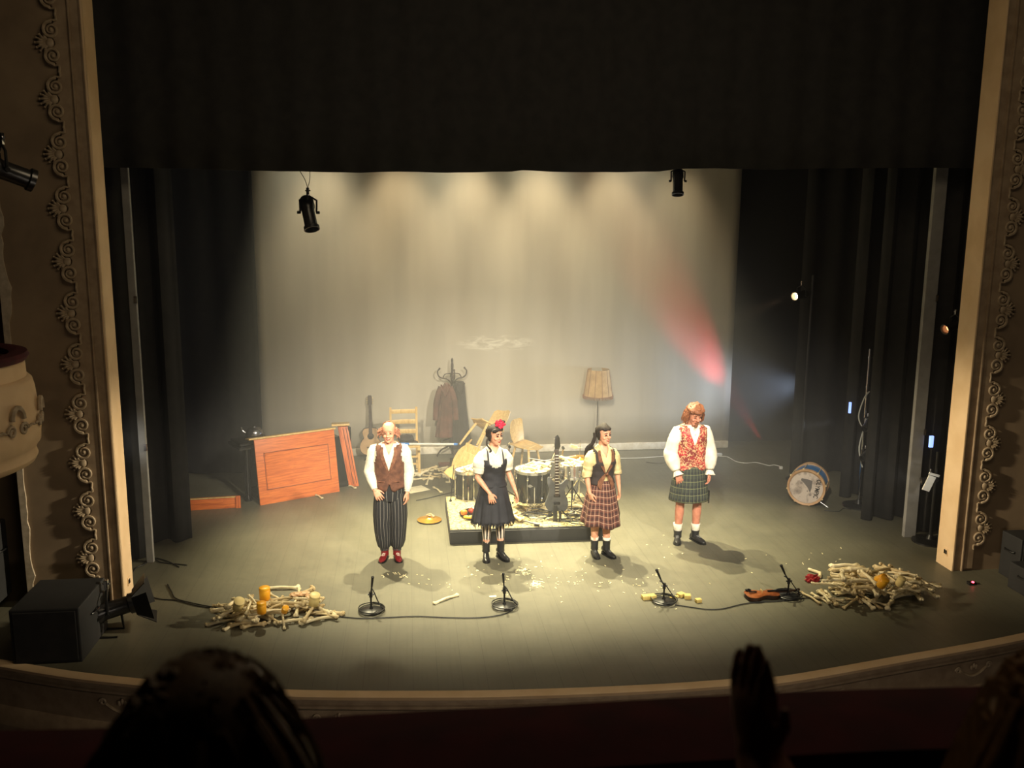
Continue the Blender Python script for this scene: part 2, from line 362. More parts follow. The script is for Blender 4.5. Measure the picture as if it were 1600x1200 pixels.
# plaster swags on the apron front
def swag(p, a):
    t_ = thing('plaster_swag', '', 'ornament', (*p, -.27), a)
    bm = nb(); tube(bm, [(-.16+.032*i, -.012, .03-.07*math.sin(PI*i/10)) for i in range(11)], .013, 6)
    for s in (-1, 1):
        tube(bm, [(s*(.19+.035*math.cos(q)*(1-q/12)), -.012, .045+.035*math.sin(q)*(1-q/12)) for q in [k*.6 for k in range(15)]], .009, 6)
    for k in range(3): ell(bm, (.03*(k-1), -.015, .05+.02*(k == 1)), (.016, .012, .028))
    o = obj('plaster_swag', bm, 'ornament', loc=(*p, -.27)); o.rotation_euler = (0, 0, a); bpy.data.objects.remove(t_)
    return o
n = len(edge); cnt = 0
for k, (lab) in zip((15, 22, 30, 38, 47, 53, 58), ('at the dark box end', 'beneath the nearest bone heap', 'under the first mic stand from the box', 'at the middle of the curve', 'under the third mic stand', 'below the violin', 'toward the far plain end')):
    d = Vector((edge[k+1][0]-edge[k][0], edge[k+1][1]-edge[k][1], 0)); o = swag(edge[k], math.atan2(d.y, d.x))
    o['kind'] = 'structure'
# rest of the stage house
bm = nb(); box(bm, (1.6, 15.75, 4), (14.6, .1, 8.2)); struct('wall_back', bm, 'blackflat', smooth=False)
bm = nb(); box(bm, (-5.65, 12.7, 4), (.1, 6.2, 8.2)); struct('wall_left', bm, 'blackflat', smooth=False)
bm = nb(); box(bm, (8.85, 12.7, 4), (.1, 6.2, 8.2)); struct('wall_right', bm, 'blackflat', smooth=False)
bm = nb(); box(bm, (1.6, 12.6, 8.15), (14.6, 6.4, .1)); struct('ceiling', bm, 'blackflat', smooth=False)
# proscenium walls, jambs, mouldings
def px_side(side): return (lambda o: JL-o) if side < 0 else (lambda o: JR+o)
for side, nm in ((-1, 'left'), (1, 'right')):
    X = px_side(side)
    bm = nb(); a, b = X(.02), X(.93); box(bm, ((a+b)/2, 9.45, 3.4), (abs(b-a), .3, 9.4)); struct('wall_'+nm, bm, 'plaster', smooth=False)
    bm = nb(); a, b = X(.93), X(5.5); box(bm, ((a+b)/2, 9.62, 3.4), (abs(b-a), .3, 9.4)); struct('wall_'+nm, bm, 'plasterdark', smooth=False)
    bm = nb(); a, b = X(0), X(.02); box(bm, ((a+b)/2, 9.44, 4), (.02, .32, 8.2), bev=.004); struct('trim_2', bm, 'cream', smooth=False)
    # ragged pale strip of old plaster beside the panel
    random.seed(3+side); bm = nb(); ins = []; out = []
    for k in range(90):
        z = .0+k*.085; jag = (random.random()**2)*.035*(1+math.sin(k*.7)); ins.append((X(.90-jag), z)); out.append((X(.955), z))
    poly = ins+out[::-1]; prism(bm, poly, .02, Matrix.Translation((0, 9.30, 0)) @ Euler((PI/2, 0, 0)).to_matrix().to_4x4()); struct('trim_3', bm, 'plasterpale', smooth=False)
    # stepped moulding next to the jamb
    bm = nb()
    for (o0, o1, dy) in ((.0, .035, .012), (.035, .115, .004), (.115, .13, .03), (.13, .15, .012)):
        a, b = X(o0), X(o1); box(bm, ((a+b)/2, 9.3-dy/2, 4.0), (abs(b-a), dy, 8.0), bev=.002)
    struct('trim_4', bm, 'moulding', smooth=False)
    # scroll band
    zb = atY(160, 870, 9.3).z; zt = atY(160, 70, 9.3).z; st = (zt-zb)/10; band = []
    N = 15; zs = [zb-1*st*1.0+st*.0+i*st for i in range(N) if zb-st+i*st > .05]
    K = 400; z0 = .03; z1 = zs[-1]+.3; pl = []
    for i in range(K+1):
        z = z0+(z1-z0)*i/K; dmin = min(abs(z-q) for q in zs); o = .25+.075*math.exp(-((dmin-.1)/.06)**2)
        pl.append((X(o), z))
    poly = [(X(.15), z0)]+pl+[(X(.15), z1)]
    bm = nb(); prism(bm, poly, .022, Matrix.Translation((0, 9.30, 0)) @ Euler((PI/2, 0, 0)).to_matrix().to_4x4()); struct('trim_5', bm, 'moulding', smooth=False)
    # one plaster scroll motif: two volutes, a shell and the stem to the next motif
    bm = nb(); sg = -side
    for s in (-1, 1):
        cx, cz = -.285, s*.115; P = []
        for k in range(26):
            q = k*.46; r_ = .078*(1-k/30); P.append((-side*(cx+r_*math.cos(q+PI*.5)), -.032, cz+s*r_*math.sin(q-PI*.5+PI)))
        st_ = [(-side*-.24, -.028, s*(st/2)), (-side*-.235, -.03, s*(st/2-.05)), (-side*(cx+.01), -.03, s*.205)]
        tube(bm, smooth_path(st_, 4)+P, [.011]*9+[.017*(1-k/40) for k in range(26)], 6)
        ell(bm, (-side*cx, -.03, cz), (.022, .02, .022))
    for k in range(7):
        a = PI*(.60+.8*k/6)-PI*.0; L = .085+.025*math.sin(PI*k/6)
        tube(bm, [(-side*(-.315+.02*math.cos(a)), -.02, .02*math.sin(a)), (-side*(-.33+L*.6*math.cos(a)), -.036, L*.6*math.sin(a)), (-side*(-.33+L*math.cos(a)), -.02, L*math.sin(a))], [.007, .014, .009], 6)
        ell(bm, (-side*(-.33+L*math.cos(a)), -.024, L*math.sin(a)), (.012,)*3)
    ell(bm, (-side*-.31, -.02, 0), (.04, .018, .05))
    me_o = obj('trim_6', bm, 'ornament', loc=(X(0), 9.3, zs[0])); me_o['kind'] = 'structure'
    for z in zs[1:]:
        c_ = me_o.copy(); COL.objects.link(c_); c_.location.z = z
# header over the opening
bm = nb(); box(bm, ((JL+JR)/2, 9.45, 7.75), (JR-JL+.1, .3, 1.2)); struct('wall_header', bm, 'plaster', smooth=False)
bm = nb(); box(bm, (1.6, 3.4, -1.3), (17, 12.4, .1)); struct('floor', bm, 'carpet', smooth=False)
for X in (-6.6, 9.8):
    bm = nb(); box(bm, (X, 4.1, 3.4), (.1, 11, 9.4)); struct('wall_left' if X < 0 else 'wall_right', bm, 'auditorium', smooth=False)
bm = nb(); box(bm, (1.6, 4.1, 9.0), (17, 11, .1)); struct('ceiling', bm, 'auditorium', smooth=False)
bm = nb(); box(bm, (1.6, -1.4, 3.4), (17, .1, 9.4)); struct('wall_rear', bm, 'auditorium', smooth=False)
# socket plates on both jambs
for (px, py, X, lab) in ((201, 908, JL+.003, 'small dark socket plate low on the jamb beside the black box'), (1478, 862, JR-.003, 'small dark socket plate low on the jamb beside the smaller speakers')):
    d = ray(px, py); p = CAM+d*(X/d.x); s = 1 if X < 0 else -1
    bm = nb(); box(bm, (0, 0, 0), (.012, .07, .09), bev=.003); o = tag(obj('socket_plate', bm, 'cream', loc=p), lab, 'socket')
    for k in (-1, 1):
        bm = nb(); box(bm, (s*.007, k*.016, 0), (.004, .024, .05)); obj('socket', bm, 'gloss', parent=o)
# ---------------------------------------------------------------- stage cloths
def cloth(name, pts, z0, z1, amp, wl, m, label=None, cat=None, group=None, hem=None, nz=14, flare=0, thick=.012, seed=0):
    "pleated hanging cloth along a plan polyline"
    bm = nb(); P = [Vector((*p, 0)) for p in pts]; L = [(P[i+1]-P[i]).length for i in range(len(P)-1)]; T = sum(L); n = max(8, int(T/wl*8)); rs = []
    def pos(s):
        for i, l in enumerate(L):
            if s <= l or i == len(L)-1: d = (P[i+1]-P[i]).normalized(); return P[i]+d*s, Vector((d.y, -d.x, 0))
            s -= l
    for j in range(nz+1):
        f = j/nz; row = []
        for i in range(n+1):
            s = T*i/n; p, o = pos(s); zb = (hem(p.x) if hem else z0); z = zb+(z1-zb)*f
            ph = 2*PI*s/wl+1.4*noise.noise(Vector((s*.7+seed, 3, 0))); k = amp*(1+.35*(1-f))*(.6+.8*abs(noise.noise(Vector((s*1.3+seed, 1, f*.8)))))
            p = p+o*(k*math.sin(ph)); p.x += flare*(1-f)**3*(1 if i == n else 0)
            row.append((p.x, p.y, z))
        rs.append(row)
    rings(bm, rs, closed_u=False, cap=False)
    o = obj(name, bm, m); md = o.modifiers.new('thick', 'SOLIDIFY'); md.thickness = thick
    if label: tag(o, label, cat, group)
    return o
def X_at(px, py, Y): return atY(px, py, Y).x
vz = [(200, 262), (300, 264), (400, 267), (470, 268), (560, 270), (620, 268), (700, 270), (800, 268), (815, 266), (880, 269), (960, 269), (1030, 268), (1060, 264), (1110, 263), (1200, 265), (1300, 263), (1455, 262)]
vx = [(lambda p: (p.x, p.z))(atY(a, b, 10.15)) for a, b in vz]
def vhem(x): return float(np.interp(x, [q[0] for q in vx], [q[1] for q in vx]))
cloth('valance', [(-4.6, 10.15), (8.0, 10.15)], 0, 7.9, .022, .42, 'black', 'black pleated border cloth hanging across the top of the stage opening', 'curtain', hem=vhem, nz=6)
cloth('valance', [(-4.6, 11.6), (8.0, 11.6)], 4.95, 7.9, .03, .42, 'black', 'second black border cloth hidden behind the front one, over the kit', 'curtain', nz=3)
legs = [
 ([(-5.4, 11.2), (X_at(298, 845, 11.17), 11.17)], .09, .30, 'black leg curtain with the flared hem in front of the low orange panel'),
 ([(-5.4, 12.4), (X_at(287, 800, 12.4)-.05, 12.4)], .08, .26, 'narrow black leg curtain glimpsed behind the flared one, piano side'),
 ([(-5.4, 14.3), (X_at(411, 690, 14.3), 14.3)], .035, .5, 'flat dark masking curtain between the black upright frame and the backcloth'),
 ([(X_at(1345, 812, 11.17), 11.17), (8.6, 11.2)], .09, .30, 'black leg curtain nearest the grey upright board on the drum side'),
 ([(X_at(1312, 770, 12.2), 12.2), (8.6, 12.3)], .10, .34, 'black leg curtain pulled aside behind the metal boom'),
 ([(X_at(1233, 745, 13.5), 13.5), (8.6, 13.5)], .07, .42, 'greyish leg curtain rising behind the drum with the word on it'),
]
for i, (p, amp, wl, lab) in enumerate(legs): cloth('leg_curtain', p, .015, 7.4, amp, wl, 'black', lab, 'curtain', 'black leg curtains', seed=i*5, nz=12)
cloth('leg_curtain', [(-5.4, 10.62), (-3.06, 10.6)], .015, 7.4, .05, .3, 'black', 'black masking curtain between the pale jamb and the grey board, piano side', 'curtain', 'black leg curtains', seed=40)
cloth('leg_curtain', [(6.42, 10.6), (8.6, 10.62)], .015, 7.4, .05, .3, 'black', 'black masking curtain behind the glowing white flap beside the jamb', 'curtain', 'black leg curtains', seed=50)
for nm, (pa, pb, Y), lab in (('a', ((229, 880), (240, 880), 10.45), 'thin grey upright board on the piano side of the stage'), ('b', ((1412, 845), (1430, 845), 10.43), 'broad grey upright board on the drum side of the stage')):
    a = X_at(*pa, Y); b = X_at(*pb, Y); bm = nb(); box(bm, ((a+b)/2, Y+.03, 2.5), (abs(b-a), .06, 5), bev=.006)
    o = tag(obj('portal_board', bm, 'greyflat', smooth=False), lab, 'board')
    for z in (1.4, 3.1): bm = nb(); box(bm, ((a+b)/2+(b-a)*.45, Y-.006, z), (.03, .02, .08)); obj('hinge', bm, 'chrome', parent=o)
# back cloth
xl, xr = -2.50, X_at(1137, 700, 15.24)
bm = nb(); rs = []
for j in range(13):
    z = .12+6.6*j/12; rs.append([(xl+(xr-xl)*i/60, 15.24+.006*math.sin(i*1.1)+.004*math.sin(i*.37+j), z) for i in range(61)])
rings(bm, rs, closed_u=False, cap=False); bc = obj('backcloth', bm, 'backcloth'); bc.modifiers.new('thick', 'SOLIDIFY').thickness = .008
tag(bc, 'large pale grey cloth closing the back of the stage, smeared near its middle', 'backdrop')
bm = nb(); box(bm, ((xl+xr)/2, 15.235, .07), (xr-xl, .05, .13), bev=.02); obj('hem', bm, 'white', parent=bc, label='pale weighted hem along the floor')
# lighting haze filling the stage
bm = nb(); box(bm, (1.6, 12.68, 3.95), (14.0, 5.9, 7.8)); hz = obj('haze', bm, 'black', smooth=False); tag(hz, 'thin theatre haze hanging over the whole stage', 'haze', kind='stuff')
m = bpy.data.materials.new('haze'); m.use_nodes = True; nt = m.node_tree; nt.nodes.clear(); mo = nt.nodes.new('ShaderNodeOutputMaterial'); vsn = nt.nodes.new('ShaderNodeVolumeScatter')
vsn.inputs['Color'].default_value = (.95, .96, 1, 1); vsn.inputs['Density'].default_value = .029; vsn.inputs['Anisotropy'].default_value = .0; nt.links.new(vsn.outputs[0], mo.inputs['Volume'])
hz.data.materials.clear(); hz.data.materials.append(m)
# ---------------------------------------------------------------- lanterns, booms, speakers
def par_can(label, loc, aimdir, s=1.0, lit=None, group=None, doors=False):
    "a stage lantern pointing along aimdir, hung by its yoke from above"
    t_ = thing('stage_lantern', label, 'stage light', loc, group=group)
    q = Vector(aimdir).normalized().to_track_quat('Z', 'Y').to_matrix().to_4x4()
    bm = nb(); lathe(bm, [(.0, -.20*s), (.05*s, -.2*s), (.085*s, -.16*s), (.09*s, -.06*s), (.075*s, -.03*s), (.075*s, .17*s), (.092*s, .18*s), (.092*s, .22*s), (.08*s, .22*s), (.072*s, .18*s), (.07*s, .1*s), (0, .1*s)], 24, q); obj('can', bm, 'can', t_)
    bm = nb(); lathe(bm, [(0, .101*s), (.066*s, .106*s), (.066*s, .112*s), (0, .125*s)], 20, q); obj('lens', bm, lit or 'blackmetal', t_)
    bm = nb(); x = q.col[0].to_3d(); tube(bm, [x*.1*s, x*.105*s+Vector((0, 0, .14*s)), Vector((0, 0, .2*s)), -x*.105*s+Vector((0, 0, .14*s)), -x*.1*s], .012*s, 6); obj('yoke', bm, 'blackmetal', t_)
    bm = nb(); box(bm, (0, 0, .24*s), (.035*s, .05*s, .09*s), bev=.006*s); tube(bm, [(-.03*s, 0, .25*s), (.03*s, 0, .25*s)], .01*s, 6); obj('clamp', bm, 'chrome', t_)
    for k in (-1, 1): bm = nb(); tube(bm, [x*k*.1*s, x*k*.135*s], .018*s, 8); obj('knob', bm, 'blackmetal', t_)
    if doors:
        z = q.col[2].to_3d(); y = q.col[1].to_3d()
        for a, b in ((x, y), (-x, y), (y, x), (-y, x)):
            bm = nb(); P0 = z*.22*s+a*.085*s; P1 = z*.36*s+a*.19*s
            rings(bm, [[P0-b*.08*s, P0+b*.08*s, P0+b*.08*s+a*.008, P0-b*.08*s+a*.008], [P1-b*.13*s, P1+b*.13*s, P1+b*.13*s+a*.008, P1-b*.13*s+a*.008]]); obj('barn_door', bm, 'blackmetal', t_, smooth=False)
    return t_
pA = atY(482, 332, 10.9); a = par_can('black lantern hanging lowest in front of the backcloth, on a looped wire', pA, (.22, -.42, -1), 1.0)
BZ = 5.35; bm = nb(); tube(bm, smooth_path([(0, 0, .28), (-.03, 0, .38), (-.09, 0, .50), (-.07, 0, .62), (-.02, 0, .75), (0, 0, BZ-pA.z)]), .004, 5); tube(bm, smooth_path([(0, 0, .28), (.03, 0, .42), (.02, 0, .75), (0, 0, BZ-pA.z)]), .004, 5); obj('hanging_wire', bm, 'cable', a)
pB = atY(1059, 283, 10.9); b = par_can('shiny lantern peeping out just under the border, above the kilted man', pB, (-.05, -.3, -1), .8)
bm = nb(); tube(bm, [(0, 0, .25), (0, 0, BZ-pB.z)], .012, 6); obj('hanging_rod', bm, 'blackmetal', b)
bm = nb(); tube(bm, [(-4, 10.9, 5.35), (7.5, 10.9, 5.35)], .024, 8); [tube(bm, [(q, 10.9, 5.35), (q, 10.9, 8.1)], .005, 5) for q in (-3.5, 1.6, 7)]; tag(obj('lighting_bar', bm, 'blackmetal'), 'black pipe over the stage that carries the two hanging lanterns', 'pipe')
for i in (-3.9, 7.4):
    pass
def boom(label, p, h, extra=0):
    t_ = thing('lighting_boom', label, 'light stand', p)
    bm = nb(); tube(bm, [(0, 0, .02), (0, 0, h)], .02, 8); obj('pole', bm, 'chrome' if extra else 'blackmetal', t_)
    bm = nb(); lathe(bm, [(0, 0), (.22, 0), (.22, .02), (.05, .04), (.03, .1), (0, .1)], 20); obj('base', bm, 'blackmetal', t_)
    for k in range(extra):
        bm = nb(); z = h-.12-k*.42; tube(bm, [(-.02, 0, z), (.14, 0, z)], .014, 6); obj('crossbar', bm, 'chrome', t_)
    return t_
Lp = atY(1252, 461, 13.1); boom('black boom behind the grey curtain edge that holds the glowing lamp', (Lp.x+.17, Lp.y, 0), Lp.z+.3)
par_can('glowing amber lantern beside the edge of the greyish curtain', Lp, (-1, -.55, -.10), .75, 'bulb')
spot((Lp.x-.3, Lp.y-.12, Lp.z-.02), (Lp.x-4, Lp.y-.9, Lp.z-1.5), 22, 26, (1, .62, .35), 1, .03, 'amber_beam')
Lp = atY(1491, 509, 10.2); boom('slim black boom right beside the pale jamb', (Lp.x+.16, Lp.y, 0), Lp.z+.2)
par_can('dim orange lantern half hidden behind the pale jamb', Lp, (-1, -.25, -.3), .7, 'bulbdim')
Bp = atY(1348, 700, 11.75); bo = boom('bare metal boom with short arms in the gap between black curtains', (Bp.x, Bp.y, 0), atY(1362, 545, 11.75).z, 2)
bm = nb(); hh = atY(1362, 545, 11.75).z; tube(bm, smooth_path([(.02, -.03, hh-.6), (-.06, -.04, hh-.7), (-.12, -.04, hh-.95), (-.05, -.04, hh-1.1), (0, -.04, hh-1.0), (-.07, -.03, hh-1.4), (.0, -.03, hh-1.7)]), .009, 5); obj('cable_bundle', bm, 'cablewhite', bo)
par_can('small chrome lantern clamped halfway up the bare metal boom', (Bp.x-.02, Bp.y-.12, hh-1.05), (-.6, -.5, -.4), .55)
par_can('small dark lantern lowest on the bare metal boom', (Bp.x-.02, Bp.y-.12, hh-1.5), (-.6, -.5, -.2), .5)
# wing lantern with a bright white flap
Wp = atY(1455, 752, 10.15); boom('short black boom carrying the white flap lantern by the jamb', (Wp.x+.12, Wp.y+.1, 0), Wp.z+.35)
wl = par_can('lantern with a brightly lit white flap between jamb and grey board', (Wp.x+.02, Wp.y+.06, Wp.z), (-1, .2, -.2), .5, 'bulb')
bm = nb(); box(bm, (-.06, -.08, -.02), (.11, .012, .20), rot=Euler((.1, .35, .15))); box(bm, (.0, -.08, .09), (.16, .012, .03), rot=Euler((.1, .3, .15))); obj('flap', bm, 'whitepaint', wl, label='white card flap')
spot((Wp.x+.0, Wp.y-.45, Wp.z+.05), (Wp.x-.02, Wp.y, Wp.z-.02), 1.2, 45, (1, .95, .85), .5, .03, 'flap_light')
spot((Wp.x-.15, Wp.y+.02, Wp.z+.0), (Wp.x-.5, Wp.y+.32, Wp.z+.05), 4, 60, (1, .97, .9), 1, .03, 'wing_light')
d = atY(1455, 690, 10.4); bm = nb(); box(bm, (0, 0, 0), (.05, .03, .15), bev=.005); o = tag(obj('blue_spot_lamp', bm, 'ledblue', loc=d, smooth=False), 'small blue working lamp on the black curtain above the white flap', 'lamp')
d = atY(1328, 637, 12.0); bm = nb(); box(bm, (0, 0, 0), (.03, .03, .16), bev=.005); tag(obj('blue_spot_lamp', bm, 'ledblue', loc=d, smooth=False), 'thin blue light in the gap left of the bare metal boom', 'lamp')
lw = atY(216, 705, 10.2); spot((lw.x-.3, lw.y-.2, lw.z), (lw.x, lw.y+.4, lw.z+.05), 2.5, 70, (1, .97, .9), 1, .1, 'wing_light')
spot((6.6, 12.9, 1.0), (3.6, 13.6, .35), 26, 22, (.85, .92, 1), 1, .04, 'low_beam')
# floor and wall speakers of the house
def cab(label, loc, s, rz=0, name='speaker_cabinet'):
    o = thing(name, label, 'speaker', loc, rz)
    bm = nb(); box(bm, (0, 0, s[2]/2), s, bev=.012); obj('cabinet', bm, 'blackflat', o, smooth=False)
    bm = nb(); box(bm, (0, -s[1]/2-.006, s[2]/2), (s[0]*.9, .014, s[2]*.9), bev=.004); obj('grille', bm, 'black', o, smooth=False)
    for k in (-1, 1): bm = nb(); tube(bm, [(k*(s[0]/2+.012), -.08, s[2]*.65), (k*(s[0]/2+.03), -.06, s[2]*.65), (k*(s[0]/2+.03), .06, s[2]*.65), (k*(s[0]/2+.012), .08, s[2]*.65)], .01, 6); obj('handle', bm, 'blackmetal', o)
    return o
h = atY(75, 952, 8.0).z
cab('big black speaker box on the apron below the carved balcony', (-3.29, 8.36, 0), (.60, .72, h))
cab('low black speaker box on the apron at the violin end', (6.95, 8.55, 0), (.62, .5, .30))
cab('smaller black box standing behind the low speaker at the plaster wall', (7.05, 9.02, 0), (.5, .34, .52))
cab('black loudspeaker on the recessed wall under the carved balcony', (-4.42, 9.28, .12), (.5, .3, .80))
l = par_can('black floor lantern with open barn doors beside the big speaker box', at(172, 990)+Vector((0, 0, .24)), (1, .25, .22), 1.1, doors=True)
bm = nb(); tube(bm, [(-.12, 0, -.05), (-.14, -.1, -.235), (.1, -.1, -.235)], .012, 6); tube(bm, [(.12, .0, -.05), (.1, .1, -.235), (-.14, .1, -.235)], .012, 6); obj('floor_bracket', bm, 'blackmetal', l)
p = atY(6, 266, 7.2); l = par_can('black spotlight fixed to the auditorium wall above the balcony', p, (.8, .55, -.35), .95, doors=False)
bm = nb(); tube(bm, [(0, 0, .24), (-.2, 0, .30), (-2.6, 0, .30)], .02, 8); obj('wall_arm', bm, 'blackmetal', l)
# carved stage box (balcony)
bx = thing('stage_box', 'rounded cream balcony with carved scrolls and a dark red padded rim', 'balcony', (0, 0, 0))
cx, cy = -4.08, 7.75; zt = atY(42, 560, 7.75).z; zb_ = atY(58, 732, 7.75).z; h = zt-zb_
pr = [(.62, 0), (.82, .0), (.88, .03), (.90, .07), (.885, .12), (.90, .16), (.93, .20), (.94, .32), (.935, .45), (.915, h-.28), (.90, h-.21), (.875, h-.185), (.86, h-.18), (.855, h-.04), (.80, h-.04), (.80, .1), (.62, .1)]
bm = nb(); lathe(bm, pr, 64, Tm((cx, cy, zb_)), cap=False); obj('parapet', bm, 'cream', bx)
bm = nb(); lathe(bm, [(.76, h-.04), (.87, h-.04), (.895, h), (.88, h+.03), (.80, h+.045), (.74, h+.02), (.76, h-.04)], 64, Tm((cx, cy, zb_)), cap=False); obj('padded_rim', bm, 'velvet', bx)
bm = nb(); box(bm, (-5.4, 8.62, zb_+h/2-.05), (2.3, 1.68, h-.1)); obj('box_body', bm, 'plasterdark', bx, smooth=False)
bm = nb(); lathe(bm, [(0, 0), (.80, 0), (.80, .1), (0, .1)], 48, Tm((cx, cy, zb_+.002)), cap=False); obj('box_floor', bm, 'plasterdark', bx)
for a in (-95, -70, -42, -14, 14):
    bm = nb(); Mx = Tm((cx, cy, zb_+.40)) @ Tm(rz=R(a)) @ Tm((.945, 0, 0))
    tube(bm, [Mx @ Vector((.01, .07*math.cos(q), .07+.10*math.sin(q))) for q in [k*PI/8 for k in range(9)]], .022, 6)
    for s in (-1, 1):
        tube(bm, [Mx @ Vector((.0, s*(.075+.05*math.cos(q)*(1-q/11)), -.02+.055*math.sin(q)*(1-q/11))) for q in [k*.55 for k in range(16)]], .014, 6)
        tube(bm, [Mx @ Vector((-.005, s*.13, -.02)), Mx @ Vector((-.005, s*.18, .0)), Mx @ Vector((-.01, s*.22, -.01))], .01, 5)
    obj('carved_scroll', bm, 'ornament', bx)
# ================================================================ PEOPLE
def lerp(tab, z):
    if z <= tab[0][0]: return tab[0][1:]
    for a, b in zip(tab, tab[1:]):
        if z <= b[0]: k = (z-a[0])/(b[0]-a[0]); return tuple(x+(y-x)*k for x, y in zip(a[1:], b[1:]))
    return tab[-1][1:]
MALE = [(.78, .13, .10, 0), (.86, .162, .105, 0), (.95, .16, .108, 0), (1.06, .145, .10, 0), (1.18, .152, .108, 0), (1.30, .172, .118, 0), (1.39, .180, .108, .0), (1.435, .165, .088, .0), (1.465, .115, .072, .0), (1.49, .062, .06, 0), (1.53, .055, .058, 0)]
FEM = [(.78, .13, .10, 0), (.86, .168, .112, 0), (.95, .158, .108, 0), (1.06, .122, .09, 0), (1.16, .13, .096, 0), (1.27, .150, .122, -.012), (1.36, .155, .104, 0), (1.41, .148, .086, 0), (1.45, .100, .068, 0), (1.48, .054, .052, 0), (1.53, .047, .05, 0)]
def tring(tab, z, off, n=36, fn=None, p=2.3):
    rx, ry, cy = lerp(tab, z); return circ((0, cy, z), Vector((1, 0, 0)), Vector((0, 1, 0)), rx+off, ry+off, n, fn=fn, p=p)
HEADP = [(-.118, .018, -.078, -.045), (-.108, .036, -.092, -.01), (-.085, .051, -.096, .02), (-.055, .061, -.093, .045), (-.02, .069, -.09, .072), (.015, .074, -.092, .09), (.05, .076, -.092, .097), (.08, .071, -.080, .092), (.102, .056, -.058, .074), (.116, .032, -.03, .045), (.121, .008, -.005, .012)]
def head_mesh(bm, Hm, nose=1.0):
    rs = []
    for z, rx, yf, yb in HEADP:
        rs.append([Hm @ p for p in circ((0, (yf+yb)/2, z), Vector((1, 0, 0)), Vector((0, 1, 0)), rx, (yb-yf)/2, 24, p=2.25)])
    rings(bm, rs, uv=False)
    rq = Hm.to_euler()
    tube(bm, [Hm @ Vector(p) for p in ((0, -.088, .022), (0, -.102, .0), (0, -.116*nose, -.024), (0, -.098, -.036))], [.008, .010, .014, .009], 8)
    for s in (-1, 1):
        ell(bm, Hm @ Vector((s*.013, -.099, -.028)), (.008, .009, .007))
        ell(bm, Hm @ Vector((s*.078, .006, -.012)), (.010, .020, .032), rq)
        ell(bm, Hm @ Vector((s*.040, -.074, -.030)), (.022, .018, .018))
        ell(bm, Hm @ Vector((s*.032, -.085, .030)), (.022, .010, .008))
    ell(bm, Hm @ Vector((0, -.090, -.098)), (.018, .013, .014))
    ell(bm, Hm @ Vector((0, -.093, -.058)), (.022, .009, .014))
def hand(bm, w, d, nrm, t, s=1.0, curl=.35, spread=1.0):
    "palm, four bent fingers of different length and a thumb leaving the side of the palm"
    w = Vector(w); d = Vector(d).normalized(); t = Vector(t); t = (t-d*t.dot(d)).normalized(); n_ = Vector(nrm); n_ = (n_-d*n_.dot(d)-t*n_.dot(t)).normalized()
    rings(bm, [circ(w+d*(a*s), t, n_, b*s, c_*s, 12, p=2.6) for a, b, c_ in ((-.02, .024, .018), (.01, .028, .018), (.04, .038, .016), (.075, .042, .014), (.092, .038, .011))], uv=False)
    for k, (o, L) in enumerate(((.034, .070), (.0115, .082), (-.0115, .076), (-.034, .060))):
        b = w+d*(.082*s)+t*(o*s); dd = (d+t*(o*3.4*spread)).normalized(); c_ = curl*(1+.15*k); P = [b]; a = 0
        for f in (.45, .32, .23): a += c_; P.append(P[-1]+(dd*math.cos(a)+n_*math.sin(a))*(L*f*s))
        tube(bm, P, [.0098*s, .0092*s, .0084*s, .0066*s], 8)
        ell(bm, P[-1], (.0066*s,)*3, sub=1)
    b = w+d*(.022*s)+t*(.026*s)+n_*(.006*s); dd = (t*.75+d*.75+n_*.25).normalized(); P = [b, b+dd*(.030*s), b+dd*(.052*s)+d*(.006*s), b+dd*(.058*s)+d*(.030*s)]
    tube(bm, P, [.014*s, .0125*s, .010*s, .0075*s], 8); ell(bm, P[-1], (.0075*s,)*3, sub=1)
def cull(bm, pred):
    fs = [f for f in bm.faces if pred(f.calc_center_median())]; bmesh.ops.delete(bm, geom=fs, context='FACES')
def part(name, bm, m, par, solid=0.0, label=None, sub=0, scale=None):
    o = obj(name, bm, m, par, label=label)
    if sub: o.modifiers.new('sub', 'SUBSURF').levels = sub; o.modifiers['sub'].render_levels = sub
    if solid: md = o.modifiers.new('thick', 'SOLIDIFY'); md.thickness = solid; md.offset = 1
    return o
